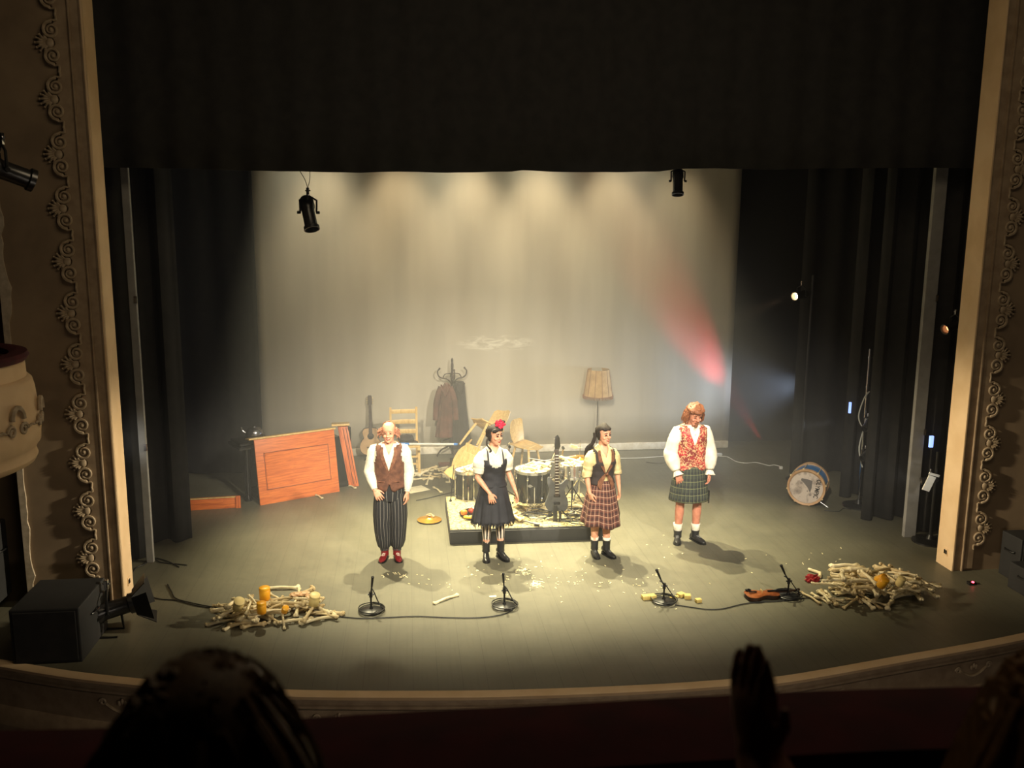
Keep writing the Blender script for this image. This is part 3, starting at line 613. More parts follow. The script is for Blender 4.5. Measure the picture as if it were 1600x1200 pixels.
class Person:
    def __init__(s, label, loc, rz, H, tab, skin, arms, legs, yaw=0, pitch=0, roll=0, group=None):
        s.k = H/1.75; s.tab = tab; s.arms = arms; s.legs = legs
        s.root = thing('person', label, 'person', loc, rz); s.root.scale = (s.k,)*3
        s.Hm = Tm((0, .005, 1.50)) @ Tm(rx=pitch, ry=roll, rz=yaw) @ Tm((0, -.022, .129))
        bm = nb()
        zz = [.80, .86, .92, .98, 1.06, 1.14, 1.22, 1.30, 1.36, 1.40, 1.435, 1.465, 1.49, 1.52]
        rings(bm, [tring(tab, z, -.004, 28) for z in zz], uv=False)
        nr = lerp(tab, 1.52)[0]
        tube(bm, [(0, .01, 1.46), (0, .008, 1.50), s.Hm @ Vector((0, .012, -.07))], [nr*1.1, nr, nr*.95], 14)
        head_mesh(bm, s.Hm)
        for sd, (sh, el, wr, d, n_, t_, curl) in arms.items():
            sh, el, wr = Vector(sh), Vector(el), Vector(wr); f = .92 if tab is FEM else 1.05
            P = [sh+(Vector((-sd*.03, 0, .01))), sh, sh.lerp(el, .3), sh.lerp(el, .75), el, el.lerp(wr, .25), el.lerp(wr, .7), wr, wr+Vector(d).normalized()*.02]
            tube(bm, P, [r_*f for r_ in (.045, .052, .047, .041, .038, .040, .031, .025, .024)], 14)
            hand(bm, wr, d, n_, t_, .98 if tab is FEM else 1.06, curl)
        for sd, (hp, kn, an) in legs.items():
            hp, kn, an = Vector(hp), Vector(kn), Vector(an); f = 1.0
            P = [hp, hp.lerp(kn, .3), hp.lerp(kn, .7), kn, kn.lerp(an, .25), kn.lerp(an, .6), kn.lerp(an, .9), an]
            tube(bm, P, [.088, .080, .062, .054, .056, .046, .034, .036], 14)
        s.body = obj('body', remeshed(bm, .0045), skin, s.root); s.face()
    def face(s): pass
    def feat(s, name, fn, m, label=None):
        bm = nb(); fn(bm, s.Hm); return obj(name, bm, m, s.root, label=label)
def face(P, brow='hairdark', lip='lips', eye='makeup', smile=.012, eyer=(.015, .005, .007), wide=.022, browr=.0042):
    rq = P.Hm.to_euler()
    for sd in (-1, 1):
        P.feat('eye', lambda b, H: (ell(b, H @ Vector((sd*.031, -.092, .010)), eyer, rq)), eye)
        P.feat('eyebrow', lambda b, H: tube(b, [H @ Vector((sd*x_, y_, z_)) for x_, y_, z_ in ((.014, -.097, .034), (.032, -.096, .041), (.050, -.084, .033))], [browr, browr, browr*.6], 6), brow)
    P.feat('lips', lambda b, H: tube(b, [H @ Vector((x_*wide, -.103+.010*x_*x_, -.064+smile*x_*x_)) for x_ in (-1, -.5, 0, .5, 1)], [.003, .0055, .006, .0055, .003], 6), lip)
def shoe(P, sd, an, out, m, height=.12, name='shoe', heel=0.0, sole='blackmetal', laces=False, label=None):
    an = Vector(an); Mx = Tm((an.x, an.y, 0)) @ Tm(rz=sd*out); pr = [(.082, .012, .045), (.072, .030, .07), (.03, .036, .082), (-.02, .038, .078), (-.07, .044, .060), (-.12, .047, .046), (-.165, .038, .038), (-.188, .016, .028)]
    bm = nb(); rs = []
    for y, hw, h in pr:
        hz = heel*(max(0, min(1, (y+.09)/.12)))
        rs.append([Mx @ Vector((hw*math.cos(a)*(1.0 if math.sin(a) < 0 else .9), y, .012+hz+max(0, .5+.5*math.sin(a))*h)) for a in [2*PI*i/14 for i in range(14)]])
    rings(bm, rs)
    if height > .1:
        A = Mx @ Vector((0, .0, .05+heel)); tube(bm, [A, Vector((an.x, an.y, .10+heel)), Vector((an.x, an.y, height))], [.050, .048, .054], 14)
    o = obj(name, bm, m, P.root, label=label)
    bm = nb(); pl = [(Vector((hw*1.08, y))) for y, hw, h in pr]+[Vector((-hw*1.08, y)) for y, hw, h in pr[::-1]]; prism(bm, pl, .014, Mx)
    if heel: box(bm, Mx @ Vector((0, .045, heel/2+.004)), (.055, .055, heel+.008))
    obj('sole', bm, sole, o)
    if laces:
        bm = nb()
        for k in range(4): c_ = Mx @ Vector((0, -.035-.018*k, .088-.008*k)); tube(bm, [c_+Vector((-.02, 0, -.004)), c_+Vector((0, 0, .006)), c_+Vector((.02, 0, -.004))], .0035, 5)
        obj('laces', bm, 'white' if m != 'leather' else 'greyflat', o)
    return o
def sleeve(P, sd, m, rad, upto=1.0, name='sleeve', cuff=None, label=None, wr_=.0):
    sh, el, wr = [Vector(v) for v in P.arms[sd][:3]]; L1 = (el-sh).length; L2 = (wr-el).length; T = L1+L2; n = 22; pts = [sh+Vector((-sd*.045, 0, .012))]; rr = [rad[0]*.9]
    for i in range(n+1):
        q = upto*T*i/n; p = sh.lerp(el, q/L1) if q <= L1 else el.lerp(wr, (q-L1)/L2); pts.append(p)
        f = i/n*(len(rad)-1); a = int(min(f, len(rad)-2)); rr.append((rad[a]+(rad[a+1]-rad[a])*(f-a))*(1+wr_*noise.noise(Vector((i*1.7, sd*3.1, P.k*20)))))
    bm = nb(); rs = []; tube(bm, pts, rr, 18, cap=False)
    for v in bm.verts: v.co += Vector((1, 1, 0))*.004*noise.noise(v.co*28)+Vector((0, .006*noise.noise(v.co*16+Vector((5, 5, 5))), 0))
    o = part(name, bm, m, P.root, .003, label)
    if cuff:
        e = pts[-1]; d = (pts[-1]-pts[-2]).normalized(); bm = nb(); tube(bm, [e-d*.03, e, e+d*.012], [cuff, cuff*1.04, cuff], 16, cap=False); c_ = obj('cuff', bm, m, o); c_.modifiers.new('t', 'SOLIDIFY').thickness = .004
    return o
def torso_garment(P, name, m, z0, z1, off, vneck=None, arm=None, scoop=None, label=None, hemfn=None, flare=0.0, wr=.004, gap=None):
    bm = nb(); n = 60; zs = [z0+(z1-z0)*i/26 for i in range(27)]
    rs = []
    for z in zs:
        rg = tring(P.tab, z, off+flare*max(0, (1.06-z)), n); rs.append(rg)
    rings(bm, rs, cap=False)
    for v in bm.verts:
        if hemfn and v.co.z < z0+.06: v.co.z += hemfn(v.co)*(1-(v.co.z-z0)/.06)
        k = wr*noise.noise(v.co*14); v.co.x += k*(1 if v.co.x > 0 else -1); v.co.y += k*(1 if v.co.y > 0 else -1)
    def cut(z0_, k_, up_):
        for s_ in (-1, 1):
            bmesh.ops.bisect_plane(bm, geom=bm.verts[:]+bm.edges[:]+bm.faces[:], plane_co=(0, 0, z0_), plane_no=Vector((s_, 0, -k_*up_)).normalized())
    if vneck: cut(vneck[0], vneck[1], 1)
    if gap: cut(gap[0], gap[1], -1)
    if vneck: cull(bm, lambda c: c.y < 0 and c.z > vneck[0] and abs(c.x) < (c.z-vneck[0])*vneck[1])
    if gap: cull(bm, lambda c: c.y < 0 and c.z < gap[0] and abs(c.x) < (gap[0]-c.z)*gap[1])
    if arm: cull(bm, lambda c: ((abs(c.x)-arm[0])/.05)**2+((c.z-arm[1])/arm[2])**2 < 1)
    if scoop: cull(bm, lambda c: c.z > scoop[0]-scoop[1]*max(0, 1-(c.x/.11)**2)*(1 if c.y < 0 else .6))
    return part(name, bm, m, P.root, .006, label)
def blobs(P, name, m, lst, nz=.25, fr=3.5, local=True, label=None):
    bm = nb(); rq = P.Hm.to_euler()
    for c_, r_ in lst: ell(bm, P.Hm @ Vector(c_) if local else Vector(c_), r_, rq if local else None, sub=3, nz=nz, fr=fr)
    return obj(name, bm, m, P.root, label=label)
def haircap(P, m, bald=None, zcut=-.02, front=.055, off=.012, nz=.008, extra=(), name='hair', back=-.07, strands=0, lengthz=0, fr=22, label=None):
    "scalp shell following the skull, open over the face"
    bm = nb(); rs = []
    for i in range(17):
        z = back+(.125-back)*i/16; rx, yf, yb = lerp(HEADP, z)
        rs.append([p for p in circ((0, (yf+yb)/2, z+(off if i == 16 else 0)), Vector((1, 0, 0)), Vector((0, 1, 0)), rx+off, (yb-yf)/2+off, 30)])
    rings(bm, rs)
    cull(bm, lambda c: (c.y < -.005+.6*max(0, c.z-.03)*-1 and c.z < front) or (c.y < .02 and c.z < zcut))
    if bald: cull(bm, lambda c: c.z > bald and c.y < .06)
    for v in bm.verts: v.co += v.co.normalized()*nz*(noise.noise(v.co*fr)+.5)
    rnd = random.Random(int(P.k*1000))
    for c_, r_ in extra: ell(bm, c_, r_, sub=3, nz=.3, fr=3)
    for k in range(strands):
        a = rnd.uniform(-.15*PI, 1.15*PI); x = math.cos(a)*.100; y = .01+math.sin(a)*.098; z = rnd.uniform(-.03, .085); q_ = math.sqrt(max(.15, 1-(max(0, z-.02)/.1)**2)); x *= q_; y *= q_
        if bald and (z > bald or (y < .0 and abs(x) < .07)): continue
        p0 = Vector((x*.9, y, z)); p1 = p0+Vector((x*(.15+.3*rnd.random()), max(y, 0)*.25, -lengthz*.4)); p2 = p1+Vector((rnd.uniform(-.012, .012), rnd.uniform(-.01, .012), -lengthz*rnd.uniform(.4, .8)))
        tube(bm, smooth_path([p0, p1, p2], 3), [.006, .007, .007, .006, .006, .005, .002][:7], 5)
    for v in bm.verts: v.co = P.Hm @ v.co
    o = obj(name, bm, m, P.root, label=label); md = o.modifiers.new('t', 'SOLIDIFY'); md.thickness = .006; return o
def lapel(P, name, m, pts, wds, off=.03, label=None):
    "a flat strip of cloth lying on the chest"
    bm = nb(); rs = []
    for (x, z), w_ in zip(pts, wds):
        rx, ry, cy = lerp(P.tab, z); rr = rx+off
        def yy(xx): return cy-(ry+off)*max(0, 1-abs(xx/rr)**2.3)**(1/2.3)
        rs.append([Vector((x-w_/2, yy(x-w_/2), z)), Vector((x+w_/2, yy(x+w_/2), z)), Vector((x+w_/2, yy(x+w_/2)-.007, z)), Vector((x-w_/2, yy(x-w_/2)-.007, z))])
    rings(bm, rs); return obj(name, bm, m, P.root, label=label)
DN = Vector((0, 0, -1))
# ---- man in brown waistcoat
g = at(611, 872)
arms = {-1: ((-.185, .0, 1.40), (-.245, .0, 1.12), (-.175, -.13, .93), (.45, -.2, -.75), (.2, .8, .2), (.9, .1, .3), .3), 1: ((.185, 0, 1.40), (.235, .03, 1.11), (.215, -.05, .87), (.02, -.15, -1), (-.9, .2, 0), (-.3, -.9, 0), .32)}
legs_ = {-1: ((-.085, 0, .86), (-.095, -.01, .48), (-.075, 0, .09)), 1: ((.085, 0, .86), (.095, -.01, .48), (.075, 0, .09))}
P = Person('smiling balding person in brown waistcoat and baggy pinstriped trousers, standing alone by the floor cymbal', g, R(-2), 1.68, MALE, 'skin', arms, legs_, yaw=R(-2), pitch=R(6))
face(P, 'hairgrey', smile=.016, eyer=(.014, .005, .006), wide=.028)
haircap(P, 'hairgrey', bald=.045, strands=170, lengthz=.045, zcut=-.10, front=.10, off=.010, nz=.014, extra=[((-.088, .02, .005), (.022, .04, .048)), ((.088, .02, .005), (.022, .04, .048)), ((0, .085, -.01), (.08, .035, .065))], label='frizzy faded hair at the sides')
bm = nb()
torso_garment(P, 'shirt', 'dotted', 1.0, 1.485, .010, vneck=(1.36, .42))
torso_garment(P, 'waistcoat', 'brownvest', .93, 1.47, .026, vneck=(1.16, .30), arm=(.20, 1.36, .13), hemfn=lambda c: -.035*max(0, 1-abs(abs(c.x)-.06)/.06) if c.y < 0 else 0, gap=(1.0, .35))
for sd in (-1, 1):
    lapel(P, 'lapel', 'lapel', [(sd*.012, 1.165), (sd*.045, 1.24), (sd*.075, 1.33), (sd*.085, 1.41), (sd*.075, 1.455)], [.012, .034, .042, .036, .02], .034)
    sleeve(P, sd, 'dotted', [.064, .072, .068, .066, .068, .062, .05, .034], .97, cuff=.036, wr_=.10)
    bm = nb(); box(bm, (sd*.09, -.135, 1.03), (.08, .006, .012), rot=Euler((0, -sd*.15, 0))); obj('pocket', bm, 'lapel', P.root)
bm = nb()
for z in (1.15, 1.10, 1.05, 1.00): ry = lerp(MALE, z)[1]; ell(bm, (.004, -(ry+.036), z), (.007, .004, .007))
obj('buttons', bm, 'lapel', P.root)
bm = nb(); rings(bm, [tring(MALE, z, o_, 30) for z, o_ in ((1.05, .006), (.95, .016), (.88, .022), (.82, .024), (.77, .02))]); tr = part('trousers', bm, 'pinstripe', P.root, 0)
for sd in (-1, 1):
    hp, kn, an = [Vector(v) for v in P.legs[sd]]; bm = nb(); pts = [hp+Vector((0, 0, .04)), hp.lerp(kn, .35), hp.lerp(kn, .75), kn, kn.lerp(an, .3), kn.lerp(an, .6), kn.lerp(an, .80), kn.lerp(an, .88), kn.lerp(an, .93)]
    tube(bm, pts, [.095, .118, .118, .112, .108, .098, .078, .052, .056], 24, fn=lambda a: 1+.035*math.sin(7*a))
    for v in bm.verts: v.co += Vector((1, 1, 0))*.008*noise.noise(v.co*11)
    obj('trouser_leg', bm, 'pinstripe', tr)
    shoe(P, sd, an, .22, 'redshoe', .13, laces=True)
# ---- woman in black pinafore
g = at(770, 872)
arms = {-1: ((-.155, 0, 1.37), (-.215, -.03, 1.10), (-.105, -.20, .93), (.25, -.15, -.95), (.3, .9, 0), (.9, -.2, .1), .22), 1: ((.155, 0, 1.37), (.205, .0, 1.12), (.265, -.10, .90), (.25, -.12, -1), (-.9, .1, 0), (.1, -.95, 0), .25)}
legs_ = {-1: ((-.08, 0, .86), (-.085, -.01, .48), (-.085, .02, .10)), 1: ((.08, 0, .86), (.09, -.01, .48), (.10, -.02, .10))}
P = Person('person in black fringed pinafore, striped stockings and a pink rose in dark hair', g, R(12), 1.64, FEM, 'skin', arms, legs_, yaw=R(22), pitch=R(4))
face(P, smile=.014, eyer=(.017, .006, .008), wide=.024, browr=.0055)
haircap(P, 'hairdark', zcut=-.05, front=.075, off=.014, nz=.006, extra=[((0, .07, .02), (.08, .06, .08)), ((-.045, -.06, .075), (.045, .03, .028)), ((.05, -.05, .08), (.03, .03, .025)), ((-.082, .0, -.01), (.016, .03, .055))], strands=0)
bm = nb(); tube(bm, smooth_path([P.Hm @ Vector(p) for p in ((-.08, .02, -.02), (-.115, .01, -.06), (-.13, -.02, -.11), (-.105, -.05, -.15), (-.085, -.045, -.185), (-.10, -.03, -.20))]), .011, 8); obj('curl', bm, 'hairdark', P.root, label='loose dark curl on the shoulder')
hr = P.Hm @ Vector((.045, -.03, .135)); bm = nb()
for k in range(16):
    a = k*2.4; r_ = .012+.0033*k; ell(bm, hr+Vector((r_*math.cos(a), r_*.5*math.sin(a)-.01, .7*r_*math.sin(a)+.012)), (.024, .010, .022), Euler((a, a*.3, a)), sub=2, nz=.2)
ro = obj('rose', bm, 'rose', P.root, label='pink rose headpiece'); bm = nb(); ell(bm, hr+Vector((.055, .01, .035)), (.026, .01, .016), Euler((0, .5, .2))); ell(bm, hr+Vector((.03, .02, .045)), (.02, .008, .012)); obj('black_feather', bm, 'hairdark', ro)
torso_garment(P, 'blouse', 'white', .95, 1.475, .008, vneck=(1.40, .7))
for sd in (-1, 1):
    sleeve(P, sd, 'white', [.058, .082, .090, .084, .070, .062], .42, name='puff_sleeve', wr_=.06)
    bm = nb(); tube(bm, smooth_path([(sd*.012, -.105, 1.385), (sd*.045, -.09, 1.42), (sd*.062, -.03, 1.475), (sd*.05, .04, 1.485)]), [.006]+[.013]*18, 6, flat=.6); obj('collar', bm, 'white', P.root)
    bm = nb(); tube(bm, smooth_path([(sd*.085, -.128, 1.24), (sd*.098, -.118, 1.32), (sd*.095, -.075, 1.42), (sd*.095, .0, 1.455), (sd*.09, .09, 1.40), (sd*.08, .115, 1.25)]), .011, 6); obj('strap', bm, 'blackdress', P.root)
bm = nb()
for z in (1.24, 1.28, 1.32, 1.36): ell(bm, (0, -.142+.5*max(0, z-1.30), z), (.006, .004, .006))
obj('buttons', bm, 'creamcloth', P.root)
dr = torso_garment(P, 'pinafore', 'blackdress', .97, 1.345, .020, scoop=(1.33, .10), wr=.006)
bm = nb(); rs = []
for i in range(21):
    f = i/20; z = 1.02-.50*f; rx = .142+.125*f**.8; ry = .112+.10*f**.8
    rs.append(circ((0, 0, z), Vector((1, 0, 0)), Vector((0, 1, 0)), rx, ry, 90, fn=lambda a: 1+.05*f*math.sin(11*a+1)+.02*f*math.sin(23*a)))
rings(bm, rs, cap=False); part('skirt', bm, 'blackdress', P.root, .006)
bm = nb(); rnd = random.Random(5)
for k in range(150):
    a = 2*PI*k/150; rx = .262*(1+.05*math.sin(11*a+1)); ry = .208*(1+.05*math.sin(11*a+1)); p = Vector((rx*math.cos(a), ry*math.sin(a), .535)); L = rnd.uniform(.03, .085)
    q = p+Vector((.03*math.cos(a)*rnd.random(), .03*math.sin(a)*rnd.random(), -L)); tube(bm, [p, (p+q)/2+Vector((rnd.uniform(-.008, .008), 0, 0)), q], [.008, .006, .002], 4)
obj('fringe', bm, 'blackdress', P.root, label='ragged black fringe along the hem')
for sd in (-1, 1):
    hp, kn, an = [Vector(v) for v in P.legs[sd]]; bm = nb(); tube(bm, [hp.lerp(kn, .4), kn, kn.lerp(an, .25), kn.lerp(an, .6), kn.lerp(an, .92)], [.082, .059, .059, .045, .036], 20); obj('stocking', bm, 'stocking', P.root)
    shoe(P, sd, an, .25, 'leather', .24, name='ankle_boot', heel=.045)
# ---- woman in plaid skirt
g = at(937, 866)
arms = {-1: ((-.16, 0, 1.37), (-.215, .0, 1.10), (-.20, -.07, .88), (.22, -.22, -.9), (.9, .3, 0), (.3, -.9, 0), .3), 1: ((.16, 0, 1.37), (.225, .01, 1.11), (.235, -.05, .88), (-.02, -.15, -1), (-.9, .1, 0), (-.1, -.95, 0), .35)}
legs_ = {-1: ((-.08, 0, .86), (-.085, -.01, .48), (-.075, .01, .10)), 1: ((.08, 0, .86), (.08, -.01, .48), (.07, -.05, .10))}
P = Person('dark haired person in brown plaid skirt, open vest and rolled cream sleeves', g, R(14), 1.62, FEM, 'skin', arms, legs_, yaw=R(10), pitch=R(2))
face(P, smile=.014, eyer=(.018, .006, .009), wide=.021, browr=.004)
haircap(P, 'hairdark', zcut=-.03, front=.080, off=.016, nz=.01, extra=[((0, .06, .03), (.085, .07, .085)), ((-.03, -.07, .075), (.03, .02, .018)), ((.02, -.075, .08), (.025, .018, .016)), ((-.08, -.01, .0), (.015, .02, .05))], strands=0)
bm = nb()
for k in range(9): tube(bm, smooth_path([P.Hm @ Vector((-.05-.006*k, .07, .02)), P.Hm @ Vector((-.10, .07, -.07-.004*k)), Vector((-.125-.008*k, .085, 1.42)), Vector((-.14-.010*k, .09, 1.30-.012*k))]), [.022]*13+[.016, .012, .009, .008, .006, .004], 6)
obj('ponytail', bm, 'hairdark', P.root)
torso_garment(P, 'shirt', 'creamcloth', .93, 1.475, .008, vneck=(1.34, .45))
torso_garment(P, 'vest', 'darkvest', .98, 1.455, .022, vneck=(1.13, .38), arm=(.18, 1.34, .13), gap=(1.13, .75))
for sd in (-1, 1):
    lapel(P, 'lapel', 'lapel', [(sd*.015, 1.14), (sd*.055, 1.22), (sd*.088, 1.31), (sd*.098, 1.40), (sd*.085, 1.44)], [.016, .04, .044, .036, .02], .030)
    lapel(P, 'vest_tail', 'lapel', [(sd*.075, .93), (sd*.09, .98), (sd*.07, 1.04), (sd*.035, 1.10), (sd*.01, 1.135)], [.02, .055, .07, .05, .025], .036)
    sleeve(P, sd, 'creamcloth', [.056, .070, .072, .064, .062, .058, .056], .58, cuff=.058, wr_=.08)
    bm = nb(); tube(bm, smooth_path([(sd*.03, -.112, 1.35), (sd*.055, -.095, 1.42), (sd*.066, -.03, 1.48), (sd*.05, .04, 1.485)]), [.006]+[.015]*18, 6, flat=.6); obj('collar', bm, 'creamcloth', P.root)
bm = nb(); ell(bm, (0, -.155, 1.135), (.02, .012, .014)); obj('knot', bm, 'lapel', P.root)
def hemz(a):
    fr = math.cos(a+PI/2); return .47-.10*max(0, math.cos(a+PI/2-.15))**6+.03*math.sin(3*a)+.0*fr+(.05 if -.7 < a-2*PI*0 < .2 else 0)
for nm, mm, sc_, dz in (('petticoat', 'white', .90, .012), ('plaid_skirt', 'plaid', 1.0, 0)):
    bm = nb(); rs = []; n = 90
    for i in range(19):
        f = i/18; rg = []
        for q in range(n):
            a = 2*PI*q/n; hz_ = hemz(a)+dz if nm == 'plaid_skirt' else .45; z = 1.03-(1.03-hz_)*f; k = 1+(.06*math.sin(7*a+.6)+.03*math.sin(13*a))*f
            rg.append(Vector(((.142+.125*f**.75)*k*math.cos(a)*sc_, (.112+.10*f**.75)*k*math.sin(a)*sc_, z)))
        rs.append(rg)
    rings(bm, rs, cap=False); part(nm, bm, mm, P.root, .006)
for sd in (-1, 1):
    an = Vector(P.legs[sd][2]); bm = nb(); tube(bm, [an+Vector((0, 0, .0)), an+Vector((0, 0, .11)), an+Vector((0, 0, .15))], [.040, .044, .050], 16, cap=False); part('sock', bm, 'white', P.root, .004)
    shoe(P, sd, an, .2, 'leather', .21, name='ankle_boot', heel=.03, laces=True)
# ---- man in kilt
g = at(1073, 845)
arms = {-1: ((-.185, .0, 1.40), (-.255, .0, 1.12), (-.195, -.11, .90), (.30, -.12, -.9), (.25, .9, 0), (.9, -.1, .25), .3), 1: ((.185, 0, 1.40), (.245, .0, 1.12), (.225, -.08, .89), (-.05, -.12, -1), (-.9, .3, 0), (-.3, -.9, 0), .45)}
legs_ = {-1: ((-.09, 0, .86), (-.11, -.01, .48), (-.115, .02, .09)), 1: ((.09, 0, .86), (.11, -.01, .48), (.105, 0, .09))}
P = Person('bearded person in red brocade waistcoat and green tartan kilt, looking down', g, R(2), 1.80, MALE, 'skinm', arms, legs_, yaw=R(6), pitch=R(20))
face(P, 'hairred', smile=.0, eyer=(.013, .004, .004), wide=.018, lip='hairred')
haircap(P, 'hairred', zcut=-.07, front=.065, off=.018, fr=30, nz=.028, extra=[((-.080, .02, -.01), (.016, .045, .05)), ((.080, .02, -.01), (.016, .045, .05)), ((0, .08, -.02), (.085, .045, .09)), ((-.05, -.055, .08), (.05, .035, .035)), ((.05, -.055, .085), (.045, .035, .03)), ((0, .0, .105), (.08, .08, .03))], strands=260, lengthz=.09)
blobs(P, 'goatee', 'hairred', [((0, -.093, -.105), (.024, .016, .026)), ((0, -.101, -.085), (.018, .008, .012)), ((-.014, -.104, -.052), (.016, .005, .006)), ((.014, -.104, -.052), (.016, .005, .006))], .2)
torso_garment(P, 'shirt', 'white', .93, 1.485, .010, vneck=(1.42, .5))
torso_garment(P, 'waistcoat', 'brocade', .93, 1.475, .026, vneck=(1.24, .36), arm=(.205, 1.36, .12))
for sd in (-1, 1):
    lapel(P, 'lapel', 'brocade', [(sd*.014, 1.245), (sd*.05, 1.31), (sd*.080, 1.38), (sd*.082, 1.44), (sd*.07, 1.46)], [.012, .040, .044, .034, .02], .034)
    sleeve(P, sd, 'white', [.062, .072, .076, .080, .086, .086, .074, .042], .93, wr_=.07)
    wr = Vector(P.arms[sd][2]); d = (wr-Vector(P.arms[sd][1])).normalized(); bm = nb(); rs = []; x_, y_ = frame(d)
    for q, r_ in ((-.03, .036), (0, .046), (.03, .060)): rs.append(circ(wr+d*q, x_, y_, r_, r_, 48, fn=lambda a: 1+.16*math.sin(10*a)*(q+.03)/.06))
    rings(bm, rs, cap=False); part('ruffle_cuff', bm, 'white', P.root, .003)
bm = nb()
for k in range(7): ell(bm, (.012*math.sin(k*2.2), -.085-.006*(k % 2)-.02*min(1, k/3), 1.455-.025*k), (.026, .012, .016), Euler((.3*k, 0, .5*k)), nz=.3)
obj('cravat', bm, 'white', P.root)
bm = nb(); rs = []
for i in range(17):
    f = i/16; z = 1.0-.46*f; rx = .176+.065*f**.8; ry = .128+.06*f**.8
    rs.append(circ((0, 0, z), Vector((1, 0, 0)), Vector((0, 1, 0)), rx, ry, 120, fn=lambda a: 1+(.0 if abs(math.sin((a+PI/2)/2)) < .0 else 1)*.035*f*(2*((a*15/PI) % 1)-1)))
rings(bm, rs, cap=False); kl = part('kilt', bm, 'kilt', P.root, .006)
bm = nb(); box(bm, (.235, -.06, .58), (.012, .03, .16), bev=.004); obj('kilt_strap', bm, 'leather', kl)
for sd in (-1, 1):
    an = Vector(P.legs[sd][2]); bm = nb(); tube(bm, [an+Vector((0, 0, -.01)), an+Vector((0, 0, .08)), an+Vector((0, 0, .14))], [.042, .045, .054], 18, cap=False); part('sock', bm, 'white', P.root, .004)
    shoe(P, sd, an, .35, 'leather', .14, laces=True)
# ================================================================ THINGS ON THE STAGE
# ---- broken upright piano
PLx, PRx = at(407, 790), at(531, 768)
d = (PRx-PLx); W = d.length; ang = math.atan2(d.y, d.x)
hL = atY(398, 683, PLx.y+.25).z; Hh = hL
t_ = thing('piano_front_panel', 'big orange wooden piano panel with a sunken rectangle, leaning upright', 'panel', PLx, rot=(R(-9), 0, ang))  # front panel of the piano, set leaning
bm = nb(); box(bm, (W/2, .02, Hh/2), (W, .035, Hh), bev=.004); obj('board', bm, 'orange_wood', t_)
bm = nb(); x0, x1, z0, z1 = .1*W, .9*W, .22*Hh, .78*Hh
for (a, b, c_, e) in ((x0, x1, z0, z0), (x0, x1, z1, z1), (x0, x0, z0, z1), (x1, x1, z0, z1)): box(bm, ((a+b)/2, .001, (c_+e)/2), (abs(b-a)+.022, .012, abs(e-c_)+.022), bev=.003)
obj('panel_moulding', bm, 'orange_wood', t_, label='dark edged moulding round the sunken field')
bm = nb(); box(bm, ((x0+x1)/2, -.001, (z0+z1)/2), (x1-x0-.03, .008, z1-z0-.03)); obj('field', bm, 'orange_wood', t_, smooth=False)
bm = nb()
for (a, b, c_, e) in ((x0, x1, z0, z0), (x0, x1, z1, z1), (x0, x0, z0, z1), (x1, x1, z0, z1)): box(bm, ((a+b)/2, -.0055, (c_+e)/2), (abs(b-a)+.006, .004, abs(e-c_)+.006))
obj('groove', bm, 'darkwood', t_, smooth=False, label='thin dark groove')
bm = nb(); box(bm, (W/2-.03, .06, Hh+.012), (W+.10, .16, .025), bev=.006); obj('top_ledge', bm, 'pine', t_, label='pale worn top ledge')
# black frame of the piano behind it
bk = thing('piano_carcass', 'black wooden carcass of the piano standing behind the orange panel', 'piano', PLx+Vector((0, .42, 0)), ang)
bm = nb(); box(bm, (W*.50, .30, .36), (W*1.1, .3, .70), bev=.01); obj('case', bm, 'gloss', bk)
bm = nb(); box(bm, (-.12, .10, .80), (.55, .5, .045), bev=.008); box(bm, (-.12, .10, .85), (.50, .42, .03), bev=.008); obj('side_shelf', bm, 'gloss', bk)
for k, x_ in enumerate((-.26, .04)):
    bm = nb(); lathe(bm, [(0, 0), (.055, 0), (.06, .04), (.035, .08), (.05, .16), (.04, .3), (.045, .5), (.035, .58), (.055, .64), (.05, .78), (0, .78)], 16, Tm((x_, -.04, 0))); obj('turned_leg', bm, 'gloss', bk)
bm = nb(); box(bm, (W+.10, .06, .45), (.05, .34, .9), bev=.006); obj('side_cheek', bm, 'gloss', bk)
bm = nb(); box(bm, (W*.5, .05, .05), (W*1.25, .5, .09), bev=.01); obj('foot_board', bm, 'gloss', bk)
bm = nb(); box(bm, (-.10, -.12, .28), (.09, .02, .17), bev=.006); tag(obj('cloth_scrap', bm, 'white', bk), None); 
# pot on the shelf
pp = at(387, 704, .87); pt = thing('metal_pot', 'round dark metal pot on the black piano shelf', 'pot', PLx+Vector((0, .42, 0))+Vector((-.10*math.cos(ang)-.05*math.sin(ang), -.10*math.sin(ang)+.05*math.cos(ang), .866)))
bm = nb(); lathe(bm, [(0, 0), (.07, 0), (.11, .03), (.125, .08), (.115, .13), (.10, .15), (.104, .155), (.095, .155), (.09, .14), (0, .14)], 28); obj('bowl', bm, 'pot', pt)
bm = nb(); lathe(bm, [(.10, .155), (.085, .172), (.02, .182), (.018, .20), (0, .202)], 24); obj('lid', bm, 'pot', pt)
bm = nb(); tube(bm, smooth_path([(-.12, 0, .10), (-.17, 0, .14), (-.18, 0, .19)]), .012, 6); obj('spout', bm, 'pot', pt)
